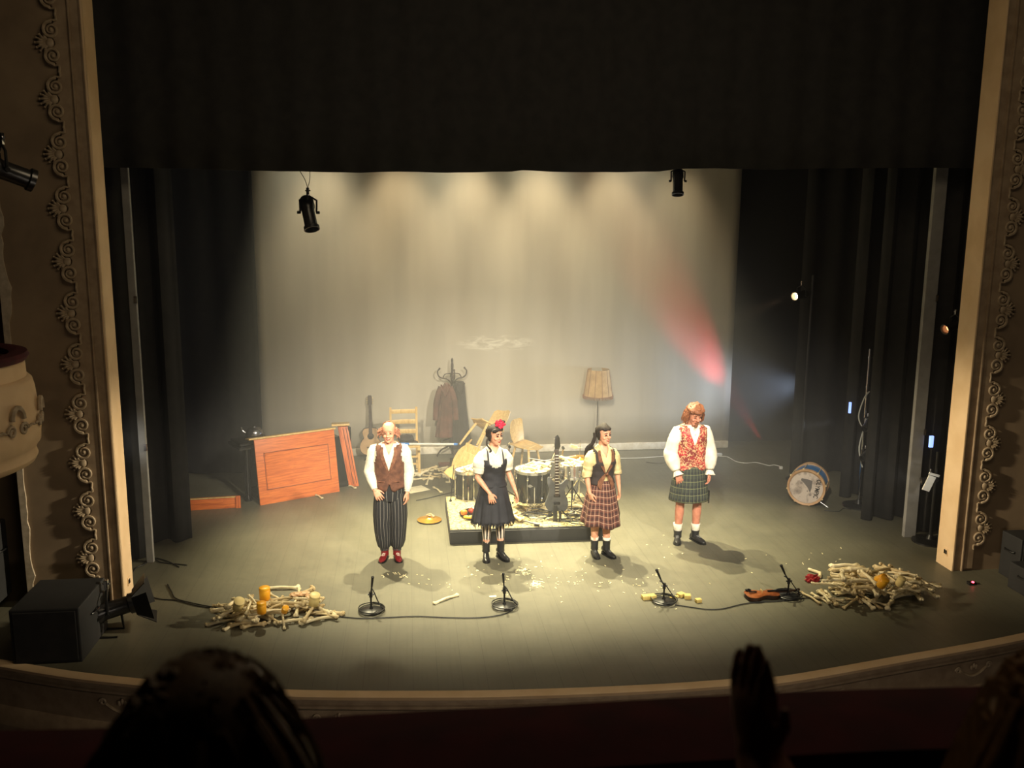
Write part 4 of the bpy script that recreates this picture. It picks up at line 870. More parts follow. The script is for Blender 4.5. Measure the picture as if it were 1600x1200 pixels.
# side column and small lid
a, b = at(557, 760), None
cp = thing('piano_pilaster', 'narrow orange piano side panel leaning at the end of the big panel', 'panel', at(557, 760), rot=(R(-8), R(-9), R(6)))
hz_ = atY(532, 662, at(557, 760).y+.1).z
bm = nb(); box(bm, (-.035, .03, hz_/2), (.15, .05, hz_), bev=.005); obj('board', bm, 'orange_woodv', cp)
bm = nb(); box(bm, (-.035, .003, hz_/2), (.008, .006, hz_*.9)); box(bm, (.01, .003, hz_/2), (.008, .006, hz_*.9)); obj('groove', bm, 'darkwood', cp, smooth=False)
bm = nb(); box(bm, (-.06, .12, hz_+.012), (.27, .36, .03), rot=Euler((0, R(8), 0)), bev=.006); obj('cap_board', bm, 'pine', cp, label='pale square cap board')
# low board on the floor
A, B = at(294, 798), at(376, 793); d = B-A; lb = thing('low_board', 'low orange wooden board standing on edge near the flared curtain', 'board', A, math.atan2(d.y, d.x)); L = d.length
hb = atY(376, 775, B.y).z
bm = nb(); box(bm, (L/2, .02, hb/2), (L, .04, hb), bev=.004); obj('board', bm, 'orange_wood', lb)
bm = nb(); box(bm, (L*.36, -.003, hb*.66), (L*.62, .01, hb*.34), bev=.003); obj('drawer_front', bm, 'orange_wood', lb)
bm = nb(); box(bm, (L-.03, -.006, hb/2), (.07, .03, hb*1.04), bev=.004); obj('end_block', bm, 'orange_woodv', lb)
bm = nb(); box(bm, (L/2, -.004, hb-.004), (L, .03, .012)); obj('edge_strip', bm, 'pine', lb)
# ---- guitar on its stand
gp = at(580, 717); gt = thing('acoustic_guitar', 'tan round bodied acoustic guitar upright near the backcloth', 'guitar', gp, R(4))
def outline(pts, n=40):
    half = smooth_path([(*p, 0) for p in pts], 6); L_ = [(-p.x, p.y) for p in half[::-1]]; return [(p.x, p.y) for p in half]+L_[1:-1]
body = outline([(0, .0), (.10, .01), (.172, .07), (.19, .16), (.155, .25), (.118, .30), (.135, .36), (.140, .41), (.10, .465), (0, .475)])
Mg = Tm((0, 0, .06)) @ Tm(rx=R(82))
bm = nb(); prism(bm, body, .085, Mg @ Tm((0, 0, -.09))); obj('body', bm, 'darkwood', gt)
bm = nb(); prism(bm, [(x*.955, .01+y*.96) for x, y in body], .006, Mg @ Tm((0, .0, -.004))); obj('soundboard', bm, 'guitartop', gt)
bm = nb(); lathe(bm, [(0, 0), (.055, 0), (.055, .003), (0, .003)], 20, Mg @ Tm((0, .33, .003))); obj('sound_hole', bm, 'gloss', gt)
bm = nb(); box(bm, Mg @ Vector((0, .14, .008)), (.13, .012, .02)); obj('bridge', bm, 'darkwood', gt)
bm = nb(); rs = [[Mg @ Vector((s*w_, y, z_)) for s, z_ in ((-1, 0), (1, 0), (1, .02), (-1, .02))] for w_, y in ((.032, .33), (.030, .5), (.024, .86))]; rings(bm, rs); obj('neck', bm, 'darkwood', gt)
bm = nb(); hd = outline([(0, .86), (.03, .865), (.036, .90), (.034, 1.0), (.02, 1.03), (0, 1.025)]); prism(bm, hd, .02, Mg @ Tm((0, 0, -.004))); hd_ = obj('headstock', bm, 'darkwood', gt)
for s in (-1, 1):
    for k in range(3): bm = nb(); c_ = Mg @ Vector((s*.036, .90+.04*k, .006)); tube(bm, [c_, c_+Vector((s*.022, 0, 0))], .007, 6); obj('tuning_peg', bm, 'creamcloth', hd_)
bm = nb(); tube(bm, [(-.12, -.10, 0), (0, .02, .10), (.12, -.10, 0)], .009, 6); tube(bm, [(0, .02, .10), (0, .22, 0)], .009, 6); tube(bm, [(-.08, -.06, .08), (0, .06, .06), (.08, -.06, .08)], .009, 6); obj('guitar_stand', bm, 'blackmetal', gt)
# ---- ladder back chair
cp_ = at(633, 737); lc = thing('ladder_back_chair', 'pale wooden ladder back chair behind the person in the brown waistcoat', 'chair', cp_, R(4))
s_ = .21
for sx in (-1, 1):
    bm = nb(); box(bm, (sx*s_, -.2, .225), (.042, .042, .45), bev=.004); obj('leg', bm, 'pine', lc)
    bm = nb(); rings(bm, [circ((sx*s_, .18+.05*f, 1.02*f), Vector((1, 0, 0)), Vector((0, 1, 0)), .024, .024, 4, PI/4) for f in (0, .45, .7, 1)]); obj('rear_post', bm, 'pine', lc)
bm = nb(); box(bm, (0, 0, .46), (.47, .44, .03), bev=.008); obj('seat', bm, 'pine', lc)
for z in (.62, .78, .95): bm = nb(); tube(bm, smooth_path([(-.2, .18+.05*z, z), (0, .20+.05*z, z), (.2, .18+.05*z, z)]), .012, 4, flat=1); [setattr(v.co, 'z', z+(v.co.z-z)*3) for v in bm.verts]; obj('slat', bm, 'pine', lc)
for z in (.18, .30): bm = nb(); box(bm, (0, -.2, z), (.40, .02, .03)); obj('rung', bm, 'pine', lc)
cp2 = thing('cap', 'dark flat cap lying on the seat of the ladder back chair', 'cap', lc.location+Vector((.02, .05, .476)))
bm = nb(); ell(bm, (0, 0, .06), (.13, .12, .07), sub=3, nz=.2, fr=3); obj('crown', bm, 'coatdark', cp2); bm = nb(); lathe(bm, [(0, .0), (.15, .0), (.16, .01), (.14, .022), (0, .025)], 20, Tm((.04, -.05, .0))); obj('brim', bm, 'coatdark', cp2)
# ---- white pole
A = atY(627, 693.5, 13.55); B = atY(714, 694, 13.55); tb = thing('white_pole', 'long white pole with blue taped ends lying level between two chairs', 'pole', A)
bm = nb(); tube(bm, [(0, 0, 0), B-A], .018, 10); obj('tube', bm, 'whitepaint', tb)
u = (B-A).normalized()
bm = nb(); tube(bm, [u*-.01, u*.12], .0195, 10); obj('tape', bm, 'bluetape', tb); bm = nb(); tube(bm, [(B-A)-u*.05, (B-A)+u*.01], .0195, 10); obj('tape', bm, 'bluetape', tb)
# ---- coat rack
rp = at(707, 713); rk = thing('coat_rack', 'dark bentwood coat rack with curled hooks', 'coat rack', rp); Hr = atY(705, 559, rp.y).z
bm = nb(); lathe(bm, [(.018, .05), (.024, .3), (.020, Hr-.5), (.032, Hr-.36), (.02, Hr-.3), (.024, Hr-.12), (.014, Hr-.08), (.02, Hr-.04), (.006, Hr), (0, Hr)], 12); obj('pole', bm, 'darkwood', rk)
for k in range(4):
    a = k*PI/2+.12; c_, s2 = math.cos(a), math.sin(a)
    bm = nb(); P_ = [(.0, .50), (.03, .42), (.10, .36), (.18, .345), (.235, .30), (.25, .23), (.22, .19)]; tube(bm, smooth_path([(r_*c_, r_*s2, Hr-.0-q) for r_, q in P_]), .012, 6); tube(bm, smooth_path([(.16*c_, .16*s2, Hr-.35), (.12*c_, .12*s2, Hr-.28), (.02*c_, .02*s2, Hr-.27)]), .009, 6); ell(bm, (.215*c_, .215*s2, Hr-.18), (.018,)*3); obj('hook', bm, 'darkwood', rk)
    bm = nb(); tube(bm, smooth_path([(.02*c_, .02*s2, .32), (.06*c_, .06*s2, .2), (.2*c_, .2*s2, .12), (.27*c_, .27*s2, .015)]), .015, 6); obj('foot', bm, 'darkwood', rk)
bm = nb(); tube(bm, [(.19*math.cos(a), .19*math.sin(a), .26) for a in [k*PI/8 for k in range(16)]], .010, 6, closed=True); obj('ring', bm, 'darkwood', rk)
def coat(name, label, off, topz, botz, w0, w1, m, seed, sl=True):
    o = thing(name, label, 'coat', rp+Vector(off)); bm = nb(); rs = []
    for i in range(15):
        f = i/14; z = topz+(botz-topz)*f; w_ = (w0+(w1-w0)*f)*(min(1, .35+f*5) if sl else min(1, .85+f*2)); rs.append(circ((.02*math.sin(3*f+seed), -.01, z), Vector((1, 0, 0)), Vector((0, 1, 0)), w_, .075+.03*f, 36, fn=lambda a: 1+.10*f*math.sin(6*a+seed)+.05*math.sin(11*a+seed*2)))
    rings(bm, rs); obj('coat_body', bm, m, o)
    if sl:
        for s in (-1, 1):
            bm = nb(); tube(bm, smooth_path([(s*w0*.7, -.03, topz-.06), (s*(w0+.05), -.05, topz-.3), (s*(w0+.07), -.07, topz-.62)]), [.055]*4+[.052]*4+[.05]*5, 10); obj('sleeve', bm, m, o)
    bm = nb(); tube(bm, smooth_path([(-.07, -.04, topz-.02), (-.05, -.09, topz-.1), (0, -.10, topz-.22), (.05, -.09, topz-.1), (.07, -.04, topz-.02)]), .016, 6); obj('collar', bm, m, o)
    return o
coat('brown_coat', 'faded brown coat hanging on the near side of the rack', (-.12, -.10, 0), Hr-.42, .38, .10, .15, 'coatbrown', 1)
coat('long_dark_coat', 'long charcoal coat hanging on the far side of the rack', (.13, -.06, 0), Hr-.40, .16, .09, .19, 'coatdark', 4, False)
# ---- floor lamp
lp = at(932, 708); fl = thing('floor_lamp', 'thin floor lamp with a fringed tan shade', 'floor lamp', lp); Hl = atY(931, 577, lp.y).z; Hb = atY(931, 619, lp.y).z
bm = nb(); lathe(bm, [(.255, Hb), (.19, Hl), (.186, Hl), (.25, Hb)], 32, cap=False); sh_ = obj('lamp_shade', bm, 'shade', fl)
bm = nb()
for k in range(12): a = 2*PI*k/12+.1; tube(bm, [(.192*math.cos(a), .192*math.sin(a), Hl), (.258*math.cos(a), .258*math.sin(a), Hb)], .004, 4)
obj('ribs', bm, 'fringe', sh_)
bm = nb()
for k in range(60): a = 2*PI*k/60; tube(bm, [(.257*math.cos(a), .257*math.sin(a), Hb+.02), (.26*math.cos(a), .26*math.sin(a), Hb-.035)], [.012, .006], 5)
f_ = obj('fringe', bm, 'fringe', sh_)
bm = nb(); tube(bm, [(0, 0, .02), (0, 0, Hl-.06)], .011, 8); obj('pole', bm, 'darkwood', fl)
bm = nb(); lathe(bm, [(0, 0), (.14, 0), (.14, .015), (.04, .03), (.015, .05), (0, .05)], 24); obj('base', bm, 'darkwood', fl)
bm = nb(); ell(bm, (0, 0, Hb+.12), (.035, .035, .05)); obj('bulb', bm, 'white', fl)
bm = nb(); tube(bm, [(-.187, 0, Hl-.01), (0, 0, Hl-.05), (.187, 0, Hl-.01)], .004, 4); obj('shade_carrier', bm, 'darkwood', fl)
# ---- bentwood chairs
def plychair(label, loc, rot):
    t_ = thing('plywood_chair', label, 'chair', loc, rot=rot)
    # local: seat faces +x
    bm = nb(); P_ = smooth_path([(-.20, .0, .86), (-.195, 0, .70), (-.17, 0, .56), (-.15, 0, .50)], 4); rs = []
    for i, p in enumerate(P_):
        f = i/(len(P_)-1); w_ = .16+.03*math.sin(PI*min(1, f*1.2)) if f > .08 else .12
        rs.append([(p.x-.006+.05*(q/8)**2*.4, w_*q/8, p.z) for q in range(-8, 9)]+[(p.x+.008+.05*(q/8)**2*.4, w_*q/8, p.z) for q in range(8, -9, -1)])
    rings(bm, rs); obj('backrest', bm, 'ply', t_)
    bm = nb(); rs = []
    for i in range(12):
        f = i/11; x_ = -.22+.48*f; w_ = .12+.09*math.sin(PI*min(1, .15+f*.95))**.6; zz = .455+.02*math.cos(f*PI*1.1)-.012*f; rs.append([(x_, w_*q/8, zz-.008+.012*(q/8)**2) for q in range(-8, 9)]+[(x_, w_*q/8, zz+.008+.012*(q/8)**2) for q in range(8, -9, -1)])
    rings(bm, rs); obj('seat', bm, 'ply', t_)
    for sx, sy in ((-1, -1), (-1, 1), (1, -1), (1, 1)):
        bm = nb(); tube(bm, [(sx*.12, sy*.12, .45), (sx*.16, sy*.16, .22), (sx*.20, sy*.185, .0)], [.021, .019, .014], 8); obj('leg', bm, 'ply', t_)
    bm = nb(); box(bm, (0, 0, .435), (.26, .26, .03), bev=.006); obj('seat_frame', bm, 'ply', t_)
    for s in (-1, 1): bm = nb(); tube(bm, [(-.14, s*.07, .44), (-.185, s*.07, .52), (-.19, s*.07, .62)], [.016, .014, .01], 6); obj('back_bracket', bm, 'ply', t_)
    return t_
c1 = at(821, 738); plychair('plywood chair standing upright behind the drums, backrest high', c1, (0, 0, R(-38)))
c2 = atY(742, 712, 13.3)
plychair('plywood chair tipped over on its back behind the woman in the pinafore', (c2.x+.02, 13.35, .52), (R(10), R(-40), R(215)))
plychair('plywood chair lying upside down at the blue taped end of the pole', (atY(722, 712, 13.45).x+.24, 13.45, .42), (R(80), R(-70), R(-15)))
# stool that carries them (dark, barely seen)
bm = nb(); box(bm, (0, 0, .18), (.5, .45, .36), bev=.01); tag(obj('black_crate', bm, 'blackflat', loc=(c2.x-.12, 13.4, 0)), 'black crate on the floor under the tipped chairs', 'crate')
# ---- drum platform
pf = (at(703, 850).x, at(703, 850).y); PH = atY(703, 829, pf[1]).z; pw = at(948, 848).x-pf[0]; pdp = at(695, 776, PH).y-pf[1]
pl = thing('drum_platform', 'low black rostrum carrying the drum kit', 'platform', (pf[0], pf[1], 0))
bm = nb(); box(bm, (pw/2, pdp/2, PH/2), (pw, pdp, PH), bev=.005); obj('deck', bm, 'blackflat', pl)
bm = nb(); box(bm, (pw/2, -.012, PH/2-.005), (pw, .02, PH-.02), bev=.003); box(bm, (pw*.52, -.024, PH/2-.005), (.02, .006, PH-.03)); obj('front_board', bm, 'blackflat', pl)
bm = nb(); rs = [[(x_, y_, PH+.001+.004*noise.noise(Vector((x_*5, y_*5, 0)))+.004) for x_ in np.linspace(.01, pw-.02, 40)] for y_ in np.linspace(.02, pdp-.02, 24)]; rings(bm, rs, closed_u=False, cap=False)
rg = obj('rug', bm, 'rug', loc=(pf[0], pf[1], 0)); rg.modifiers.new('t', 'SOLIDIFY').thickness = .006; tag(rg, 'cream rug with black squiggles covering the rostrum', 'rug')
PZ = PH+.012
# ---- drums
def drum(name, label, loc, r, h, m, legs=3, leg=.15, badge=None, rz=0, head='snarehead', lugs=8, z0=0, rot=None):
    t_ = thing(name, label, 'drum', loc, rz, rot=rot)
    bm = nb(); lathe(bm, [(r, z0), (r, z0+h)], 40, cap=True); obj('shell', bm, m, t_)
    for z in (z0, z0+h):
        bm = nb(); lathe(bm, [(r+.002, z-.018), (r+.012, z-.018), (r+.014, z+.018), (r+.002, z+.02)], 40, cap=False); hp = obj('hoop', bm, 'chrome', t_); hp.modifiers.new('t', 'SOLIDIFY').thickness = .003
        bm = nb(); lathe(bm, [(0, z+(.012 if z > z0 else -.012)), (r, z+(.010 if z > z0 else -.010))], 40, cap=False); obj('drum_head', bm, head, t_)
    for k in range(lugs):
        a = 2*PI*(k+.5)/lugs; c_, s2 = math.cos(a), math.sin(a)
        bm = nb()
        for zz in ((z0+.07, z0+h-.07) if h > .2 else (z0+h/2,)): ell(bm, (c_*(r+.012), s2*(r+.012), zz), (.014, .014, .030))
        tube(bm, [(c_*(r+.02), s2*(r+.02), z0-.01), (c_*(r+.02), s2*(r+.02), z0+h+.015)], .004, 5); obj('lug', bm, 'chrome', t_)
    for k in range(legs):
        a = 2*PI*k/legs+.5; c_, s2 = math.cos(a)*(r+.03), math.sin(a)*(r+.03); bm = nb(); tube(bm, [(c_, s2, z0+.25), (c_, s2, z0-leg+.02), (c_*1.1, s2*1.1, z0-leg)], .007, 6); l_ = obj('leg', bm, 'chrome', t_); bm = nb(); ell(bm, (c_*1.1, s2*1.1, z0-leg+.012), (.014, .014, .013)); obj('rubber_foot', bm, 'blackmetal', l_)
    if badge:
        bm = nb(); a = badge; q = Tm((math.cos(a)*(r+.006), math.sin(a)*(r+.006), z0+h*.62)) @ Tm(rz=a+PI/2); rs = [[q @ Vector((x_*.045, -.002+y_, z_*.024)) for x_, z_ in ((-1, 0), (0, 1), (1, 0), (0, -1))] for y_ in (.006, -.006)]; rings(bm, rs); obj('badge', bm, 'chrome', t_, smooth=False)
    return t_
dz = at(727, 772, .25); drum('floor_tom', 'tall black drum standing behind the woman in the pinafore', (dz.x+.04, dz.y+.1, 0), .175, .43, 'gloss', legs=3, leg=.12, z0=.13)
dc = at(835, 786, PZ+.12); drum('floor_tom', 'widest black drum with a silver badge at the centre of the kit', (dc.x, dc.y+.22, PZ), .235, .42, 'gloss', legs=3, leg=.10, z0=.10, badge=R(-105))
ds = at(897, 750, .62); sn = drum('snare_drum', 'chrome snare drum on a stand beside the yellow cymbal', (ds.x, ds.y+.12, PZ), .165, .15, 'chrome', legs=0, z0=.46)
bm = nb(); tube(bm, [(0, 0, .12), (0, 0, .40)], .014, 8)
for k in range(3): a = 2*PI*k/3+.3; tube(bm, [(0, 0, .30), (.20*math.cos(a), .20*math.sin(a), .01)], .009, 6); tube(bm, [(0, 0, .40), (.15*math.cos(a), .15*math.sin(a), .45)], .009, 6)
obj('snare_stand', bm, 'blackmetal', sn)
def cymbal(bm, r, z, M=None): return lathe(bm, [(0, z+.03), (.03, z+.028), (.045, z+.012), (r*.6, z+.004), (r, z-.008), (r, z-.011), (r*.6, z), (.045, z+.008), (0, z+.022)], 40, M)
hc = atY(906, 716, 11.9); hh = thing('hi_hat', 'yellow cymbal pair on a thin upright stand', 'cymbal stand', (hc.x, 11.9, PZ)); hz0 = hc.z-PZ
bm = nb(); cymbal(bm, .19, hz0); obj('top_cymbal', bm, 'brass', hh)
bm = nb(); cymbal(bm, .19, -hz0+.012, Tm(rx=PI)); obj('bottom_cymbal', bm, 'brass', hh)
bm = nb(); tube(bm, [(0, 0, .02), (0, 0, hz0+.26)], [.012, .005], 8); obj('rod', bm, 'chrome', hh)
bm = nb()
for k in range(3): a = 2*PI*k/3; tube(bm, [(0, 0, .30), (.24*math.cos(a), .24*math.sin(a), .012)], .010, 6)
obj('tripod', bm, 'chrome', hh)
bm = nb(); box(bm, (-.09, 0, hz0+.17), (.10, .035, .045), rot=Euler((0, .35, 0)), bev=.006); tube(bm, [(-.06, 0, hz0+.15), (.03, 0, hz0+.15)], .006, 5); obj('cowbell', bm, 'creamcloth', hh)
# boom stands lying across the kit
def stand(label, base, top, boom0, boom1):
    t_ = thing('cymbal_stand', label, 'cymbal stand', base); b0 = Vector(base)
    bm = nb(); tube(bm, [(0, 0, .05), Vector(top)-b0], .011, 8); obj('upright', bm, 'chrome', t_)
    bm = nb(); tube(bm, [Vector(boom0)-b0, Vector(boom1)-b0], .008, 6); obj('boom_arm', bm, 'chrome', t_)
    for k in range(3): bm = nb(); a = 2*PI*k/3+.8; tube(bm, [(0, 0, .28), (.22*math.cos(a), .22*math.sin(a), .14), (.30*math.cos(a), .30*math.sin(a), .012)], .009, 6); obj('leg', bm, 'blackmetal', t_)
    bm = nb(); q = Vector(top)-b0; tube(bm, [q-Vector((0, .02, 0)), q+Vector((0, .03, 0))], .02, 8); obj('tilter', bm, 'blackmetal', t_)
    return t_
b = at(848, 800, PZ); stand('chrome boom stand whose arm points at the upright plywood chair', (b.x, 11.95, PZ), atY(868, 705, 11.9), atY(826, 716, 11.9), atY(905, 728, 11.8))
b = at(880, 790, PZ); stand('chrome boom stand leaning between guitar and snare', (b.x, 12.1, PZ), atY(880, 700, 11.9), atY(836, 722, 12.0), atY(900, 712, 12.0))
b = at(800, 790, PZ); stand('chrome stand with a thin straight rod just right of the pinafore', (b.x-.12, 11.5, PZ), atY(796, 698, 11.5), atY(790, 700, 11.5), atY(796, 690, 11.5))
b = at(716, 786, PZ); 
bm = nb(); tube(bm, [(0, 0, 0), (.05, .05, .5)], .006, 6); lathe(bm, [(0, 0), (.02, 0), (.01, .03), (0, .03)], 10); tag(obj('thin_rod', bm, 'blackmetal', loc=(b.x-.10, b.y+.1, PZ)), 'thin dark rod propped against the tall drum at the rug corner', 'rod')
# pedal and fallen hardware
b = at(800, 812, PZ); ph = thing('drum_hardware', 'chrome folded stand leg lying on the rug with a black rubber end', 'hardware', (b.x, b.y, PZ))
q = at(838, 822, PZ)-b; bm = nb(); tube(bm, [(-.05, .06, .03), q+Vector((0, 0, .02))], .014, 8); obj('leg_tube', bm, 'chrome', ph); bm = nb(); tube(bm, [q+Vector((-.02, .01, .02)), q+Vector((.035, -.02, .02))], .02, 8); obj('rubber_foot', bm, 'blackmetal', ph)
bm = nb(); box(bm, (-.06, .10, .03), (.10, .22, .02), rot=Euler((.2, 0, .3)), bev=.005); box(bm, (-.06, .10, .008), (.12, .26, .012), rot=Euler((0, 0, .3))); obj('pedal', bm, 'chrome', ph)
# ---- grey electric guitar on its stand at the platform edge
gp = at(871, 812, PZ); eg = thing('electric_guitar', 'dark grey electric guitar upright on a black stand at the rostrum edge', 'guitar', (gp.x, gp.y+.06, PZ), R(0))
Me = Tm((0, 0, .10)) @ Tm(rx=R(84))
ob = [(p.x, p.y) for p in smooth_path([(*q, 0) for q in ((-.02, .0), (.10, -.01), (.15, .06), (.135, .17), (.10, .24), (.12, .31), (.155, .37), (.13, .41), (.07, .36), (.03, .35), (-.03, .36), (-.075, .43), (-.11, .44), (-.12, .37), (-.095, .27), (-.125, .17), (-.15, .08), (-.10, .0), (-.02, .0))], 4)][:-1]
bm = nb(); prism(bm, ob, .045, Me @ Tm((0, 0, -.045))); obj('body', bm, 'greyguitar', eg)
bm = nb(); box(bm, Me @ Vector((.0, .5, .005)), (.052, .03, .62), rot=Euler((R(-6), 0, 0)), bev=.004); nk = obj('neck', bm, 'darkwood', eg)
bm = nb()
for k in range(14): box(bm, Me @ Vector((0, .24+.038*k, .026)), (.046, .006, .006))
obj('frets', bm, 'whitepaint', nk)
bm = nb(); prism(bm, [(p[0], p[1]) for p in ((-.024, .80), (.024, .80), (.045, .85), (.035, .96), (.01, 1.0), (-.025, .97), (-.03, .86))], .018, Me @ Tm((0, 0, .0))); hd_ = obj('headstock', bm, 'gloss', eg)
bm = nb()
for k in range(6): c_ = Me @ Vector((-.03, .85+.02*k, .01)); ell(bm, c_, (.012, .006, .006))
obj('tuning_pegs', bm, 'chrome', hd_)
for y_ in (.10, .2): bm = nb(); box(bm, Me @ Vector((0, y_, .006)), (.085, .018, .035), rot=Euler((R(-6), 0, 0)), bev=.004); obj('pickup', bm, 'gloss', eg)
bm = nb(); box(bm, (-.035, -.09, -.0), (.055, .02, .42), bev=.006); box(bm, (.03, -.085, .0), (.035, .02, .26), bev=.006); obj('strap', bm, 'leather', eg, label='black strap hanging over the rostrum edge')
bm = nb(); tube(bm, [(-.17, -.03, 0), (0, .03, .16), (.17, -.03, 0)], .010, 6); tube(bm, [(0, .03, .16), (0, .22, .0)], .010, 6); tube(bm, [(-.08, -.08, .09), (-.08, .03, .10), (.08, .03, .10), (.08, -.08, .09)], .010, 6); obj('guitar_stand', bm, 'blackmetal', eg)
# ---- fruit on a black tray, cables, bits on the rug
b = at(744, 804, PZ); tr = thing('round_tray', 'black round tray with fruit beside the striped stockings', 'tray', (b.x, b.y, PZ)); bm = nb(); lathe(bm, [(0, 0), (.20, 0), (.225, .025), (.215, .028), (.19, .012), (0, .012)], 36); obj('dish', bm, 'gloss', tr)
tz = PZ+.013; b = at(725, 806, tz); fo = thing('orange', 'orange at the edge of the black tray', 'fruit', (b.x, b.y, tz)); bm = nb(); ell(bm, (0, 0, .045), (.046, .046, .044), sub=3); obj('peel', bm, 'orange', fo)
bm = nb(); ell(bm, (0, 0, .09), (.006, .006, .004)); obj('stem', bm, 'darkwood', fo)
for (px, lab) in ((736, 'small red apple next to the orange'), (742, 'small red apple nearest the skirt fringe')):
    b = at(px, 801.5, tz); fo = thing('apple', lab, 'fruit', (b.x, b.y, tz)); bm = nb(); lathe(bm, [(0, .006), (.02, 0), (.036, .02), (.037, .04), (.025, .058), (.008, .056), (0, .05)], 18); obj('peel', bm, 'apple', fo); bm = nb(); tube(bm, [(0, 0, .05), (.004, 0, .075)], .003, 5); obj('stem', bm, 'darkwood', fo)
b = at(735, 810, tz); bm = nb(); tube(bm, smooth_path([(-.09, .01, .022), (-.04, -.012, .022), (.03, -.016, .022), (.10, .01, .03)], 5), [.006, .014]+[.02]*12+[.012, .005], 8); tag(obj('banana', bm, 'banana', loc=(b.x, b.y-.0, tz)), 'yellow banana in front of the orange and apples', 'fruit')
def cable(name, pts, r, m, label, cat='cable', group=None, z=None):
    bm = nb(); tube(bm, smooth_path(pts, 6), r, 6); return tag(obj(name, bm, m), label, cat, group)
rnd = random.Random(11)
for k, (px, py, lab) in enumerate(((915, 806, 'tangled black cable coiled on the rug by the plaid skirt'), (905, 816, 'second black cable coil nearer the rostrum edge'), (842, 808, 'flat loop of black cable under the widest drum'))):
    c_ = at(px, py, PZ); P_ = []
    for i in range(34): a = i*.7; r_ = .17+.05*math.sin(i*1.9+k); P_.append((c_.x+r_*1.2*math.cos(a), c_.y+r_*.7*math.sin(a), PZ+.008+.0022*i))
    cable('cable_coil', P_, .007, 'cable', lab)
# ---- cymbal on the floor
c_ = at(671, 814); fc = thing('floor_cymbal', 'brass cymbal lying on the bare stage floor', 'cymbal', c_); bm = nb(); cymbal(bm, .165, .03); obj('cymbal', bm, 'brass', fc); bm = nb(); tube(bm, [(.06, .03, .045), (.02, .06, .075), (-.04, .05, .06)], .016, 6); tube(bm, [(.0, 0, .05), (0, 0, .08)], .02, 8); obj('felt_and_clamp', bm, 'hoop', fc)
# ---- paper
c_ = at(650, 765); bm = nb(); box(bm, (0, 0, .004), (.34, .28, .004), rot=Euler((0, 0, .5))); tag(obj('paper_sheet', bm, 'paper', loc=c_, smooth=False), 'sheet of cream paper on the floor beside the waistcoat sleeve', 'paper')
c_ = at(695, 728); bm = nb(); box(bm, (0, 0, .03), (.20, .10, .05), rot=Euler((0, 0, .1)), bev=.004); tag(obj('wooden_block', bm, 'coatbrown', loc=c_), 'small brown wooden block among the bones below the coat rack', 'block')
# ---- bass drum with the word on it
A_ = at(1258, 790); bd = thing('bass_drum', 'old blue bass drum with a worn head reading OLYMPIC, resting on its rim', 'drum', (A_.x, A_.y+.0, 0), R(-34)); r_ = .262; Lr = .34
Mb = Tm((0, 0, r_+.012)) @ Tm(rx=PI/2+R(1))   # z axis points to the audience
bm = nb(); lathe(bm, [(r_-.012, -Lr), (r_-.012, 0)], 48, Mb); obj('shell', bm, 'blue', bd)
for z in (0, -Lr): bm = nb(); lathe(bm, [(r_-.03, z+.022), (r_+.004, z+.022), (r_+.008, z-.022), (r_-.012, z-.022)], 48, Mb, cap=False); o = obj('hoop', bm, 'hoop', bd); o.modifiers.new('t', 'SOLIDIFY').thickness = .006
t = NT('worn_head'); vv = t.coord('Object'); nz_ = t.noise(vv, 7, 5, .6, .5); t.base(t.mix(t.ramp(nz_, .5, .62), srgb(206, 192, 180), srgb(160, 146, 136))); MT['wornhead'] = t.m
bm = nb(); lathe(bm, [(0, .012), (r_-.03, .010)], 48, Mb, cap=False); hd_ = obj('drum_head', bm, 'wornhead', bd)
bm = nb(); prism(bm, [(-.07, .13), (.01, .125), (.08, .11), (.075, .0), (.055, -.07), (.02, -.0), (-.02, .05), (-.08, .10)], .002, Mb @ Tm((0, 0, .0125))); obj('painted_shape', bm, mat('grey_paint', srgb(110, 104, 102), .6), hd_, smooth=False, label='grey worn painted figure')
bm = nb()
for x_, y_, q in ((-.07, .06, .02), (-.12, -.07, .018), (.06, -.10, .02), (.02, -.05, .012)): lathe(bm, [(0, .0135), (q, .0135), (q, .0125)], 12, Mb @ Tm((x_, y_, 0)), cap=True)
obj('smudges', bm, mat('smudge', srgb(150, 138, 132), .6), hd_, smooth=False)
tc = bpy.data.curves.new('word', 'FONT'); tc.body = 'OLYMPIC'; tc.size = .080; tc.offset = .0008; tc.align_x = 'CENTER'; tc.align_y = 'CENTER'; tc.extrude = .0012; tc.shear = 0
to = bpy.data.objects.new('tmp', tc); COL.objects.link(to); bpy.context.view_layer.update(); me = bpy.data.meshes.new_from_object(to.evaluated_get(bpy.context.evaluated_depsgraph_get())); bpy.data.objects.remove(to)
me.materials.clear(); me.materials.append(MT['gloss']); wo = bpy.data.objects.new('lettering', me); COL.objects.link(wo); wo.parent = bd; wo.matrix_local = Mb @ Tm((.150, .0, .0165)) @ Tm(rz=-PI/2+R(-8)) @ Matrix.Diagonal((.86, 1.1, 1, 1)); wo['label'] = 'black word OLYMPIC running down the head'
for k in range(8):
    a = 2*PI*k/8+.2; bm = nb(); c_, s2 = math.cos(a)*(r_+.006), math.sin(a)*(r_+.006); tube(bm, [Mb @ Vector((c_, s2, -Lr-.01)), Mb @ Vector((c_, s2, .02))], .005, 5); ell(bm, Mb @ Vector((c_, s2, .0)), (.016,)*3); obj('tension_rod', bm, 'creamcloth', bd)
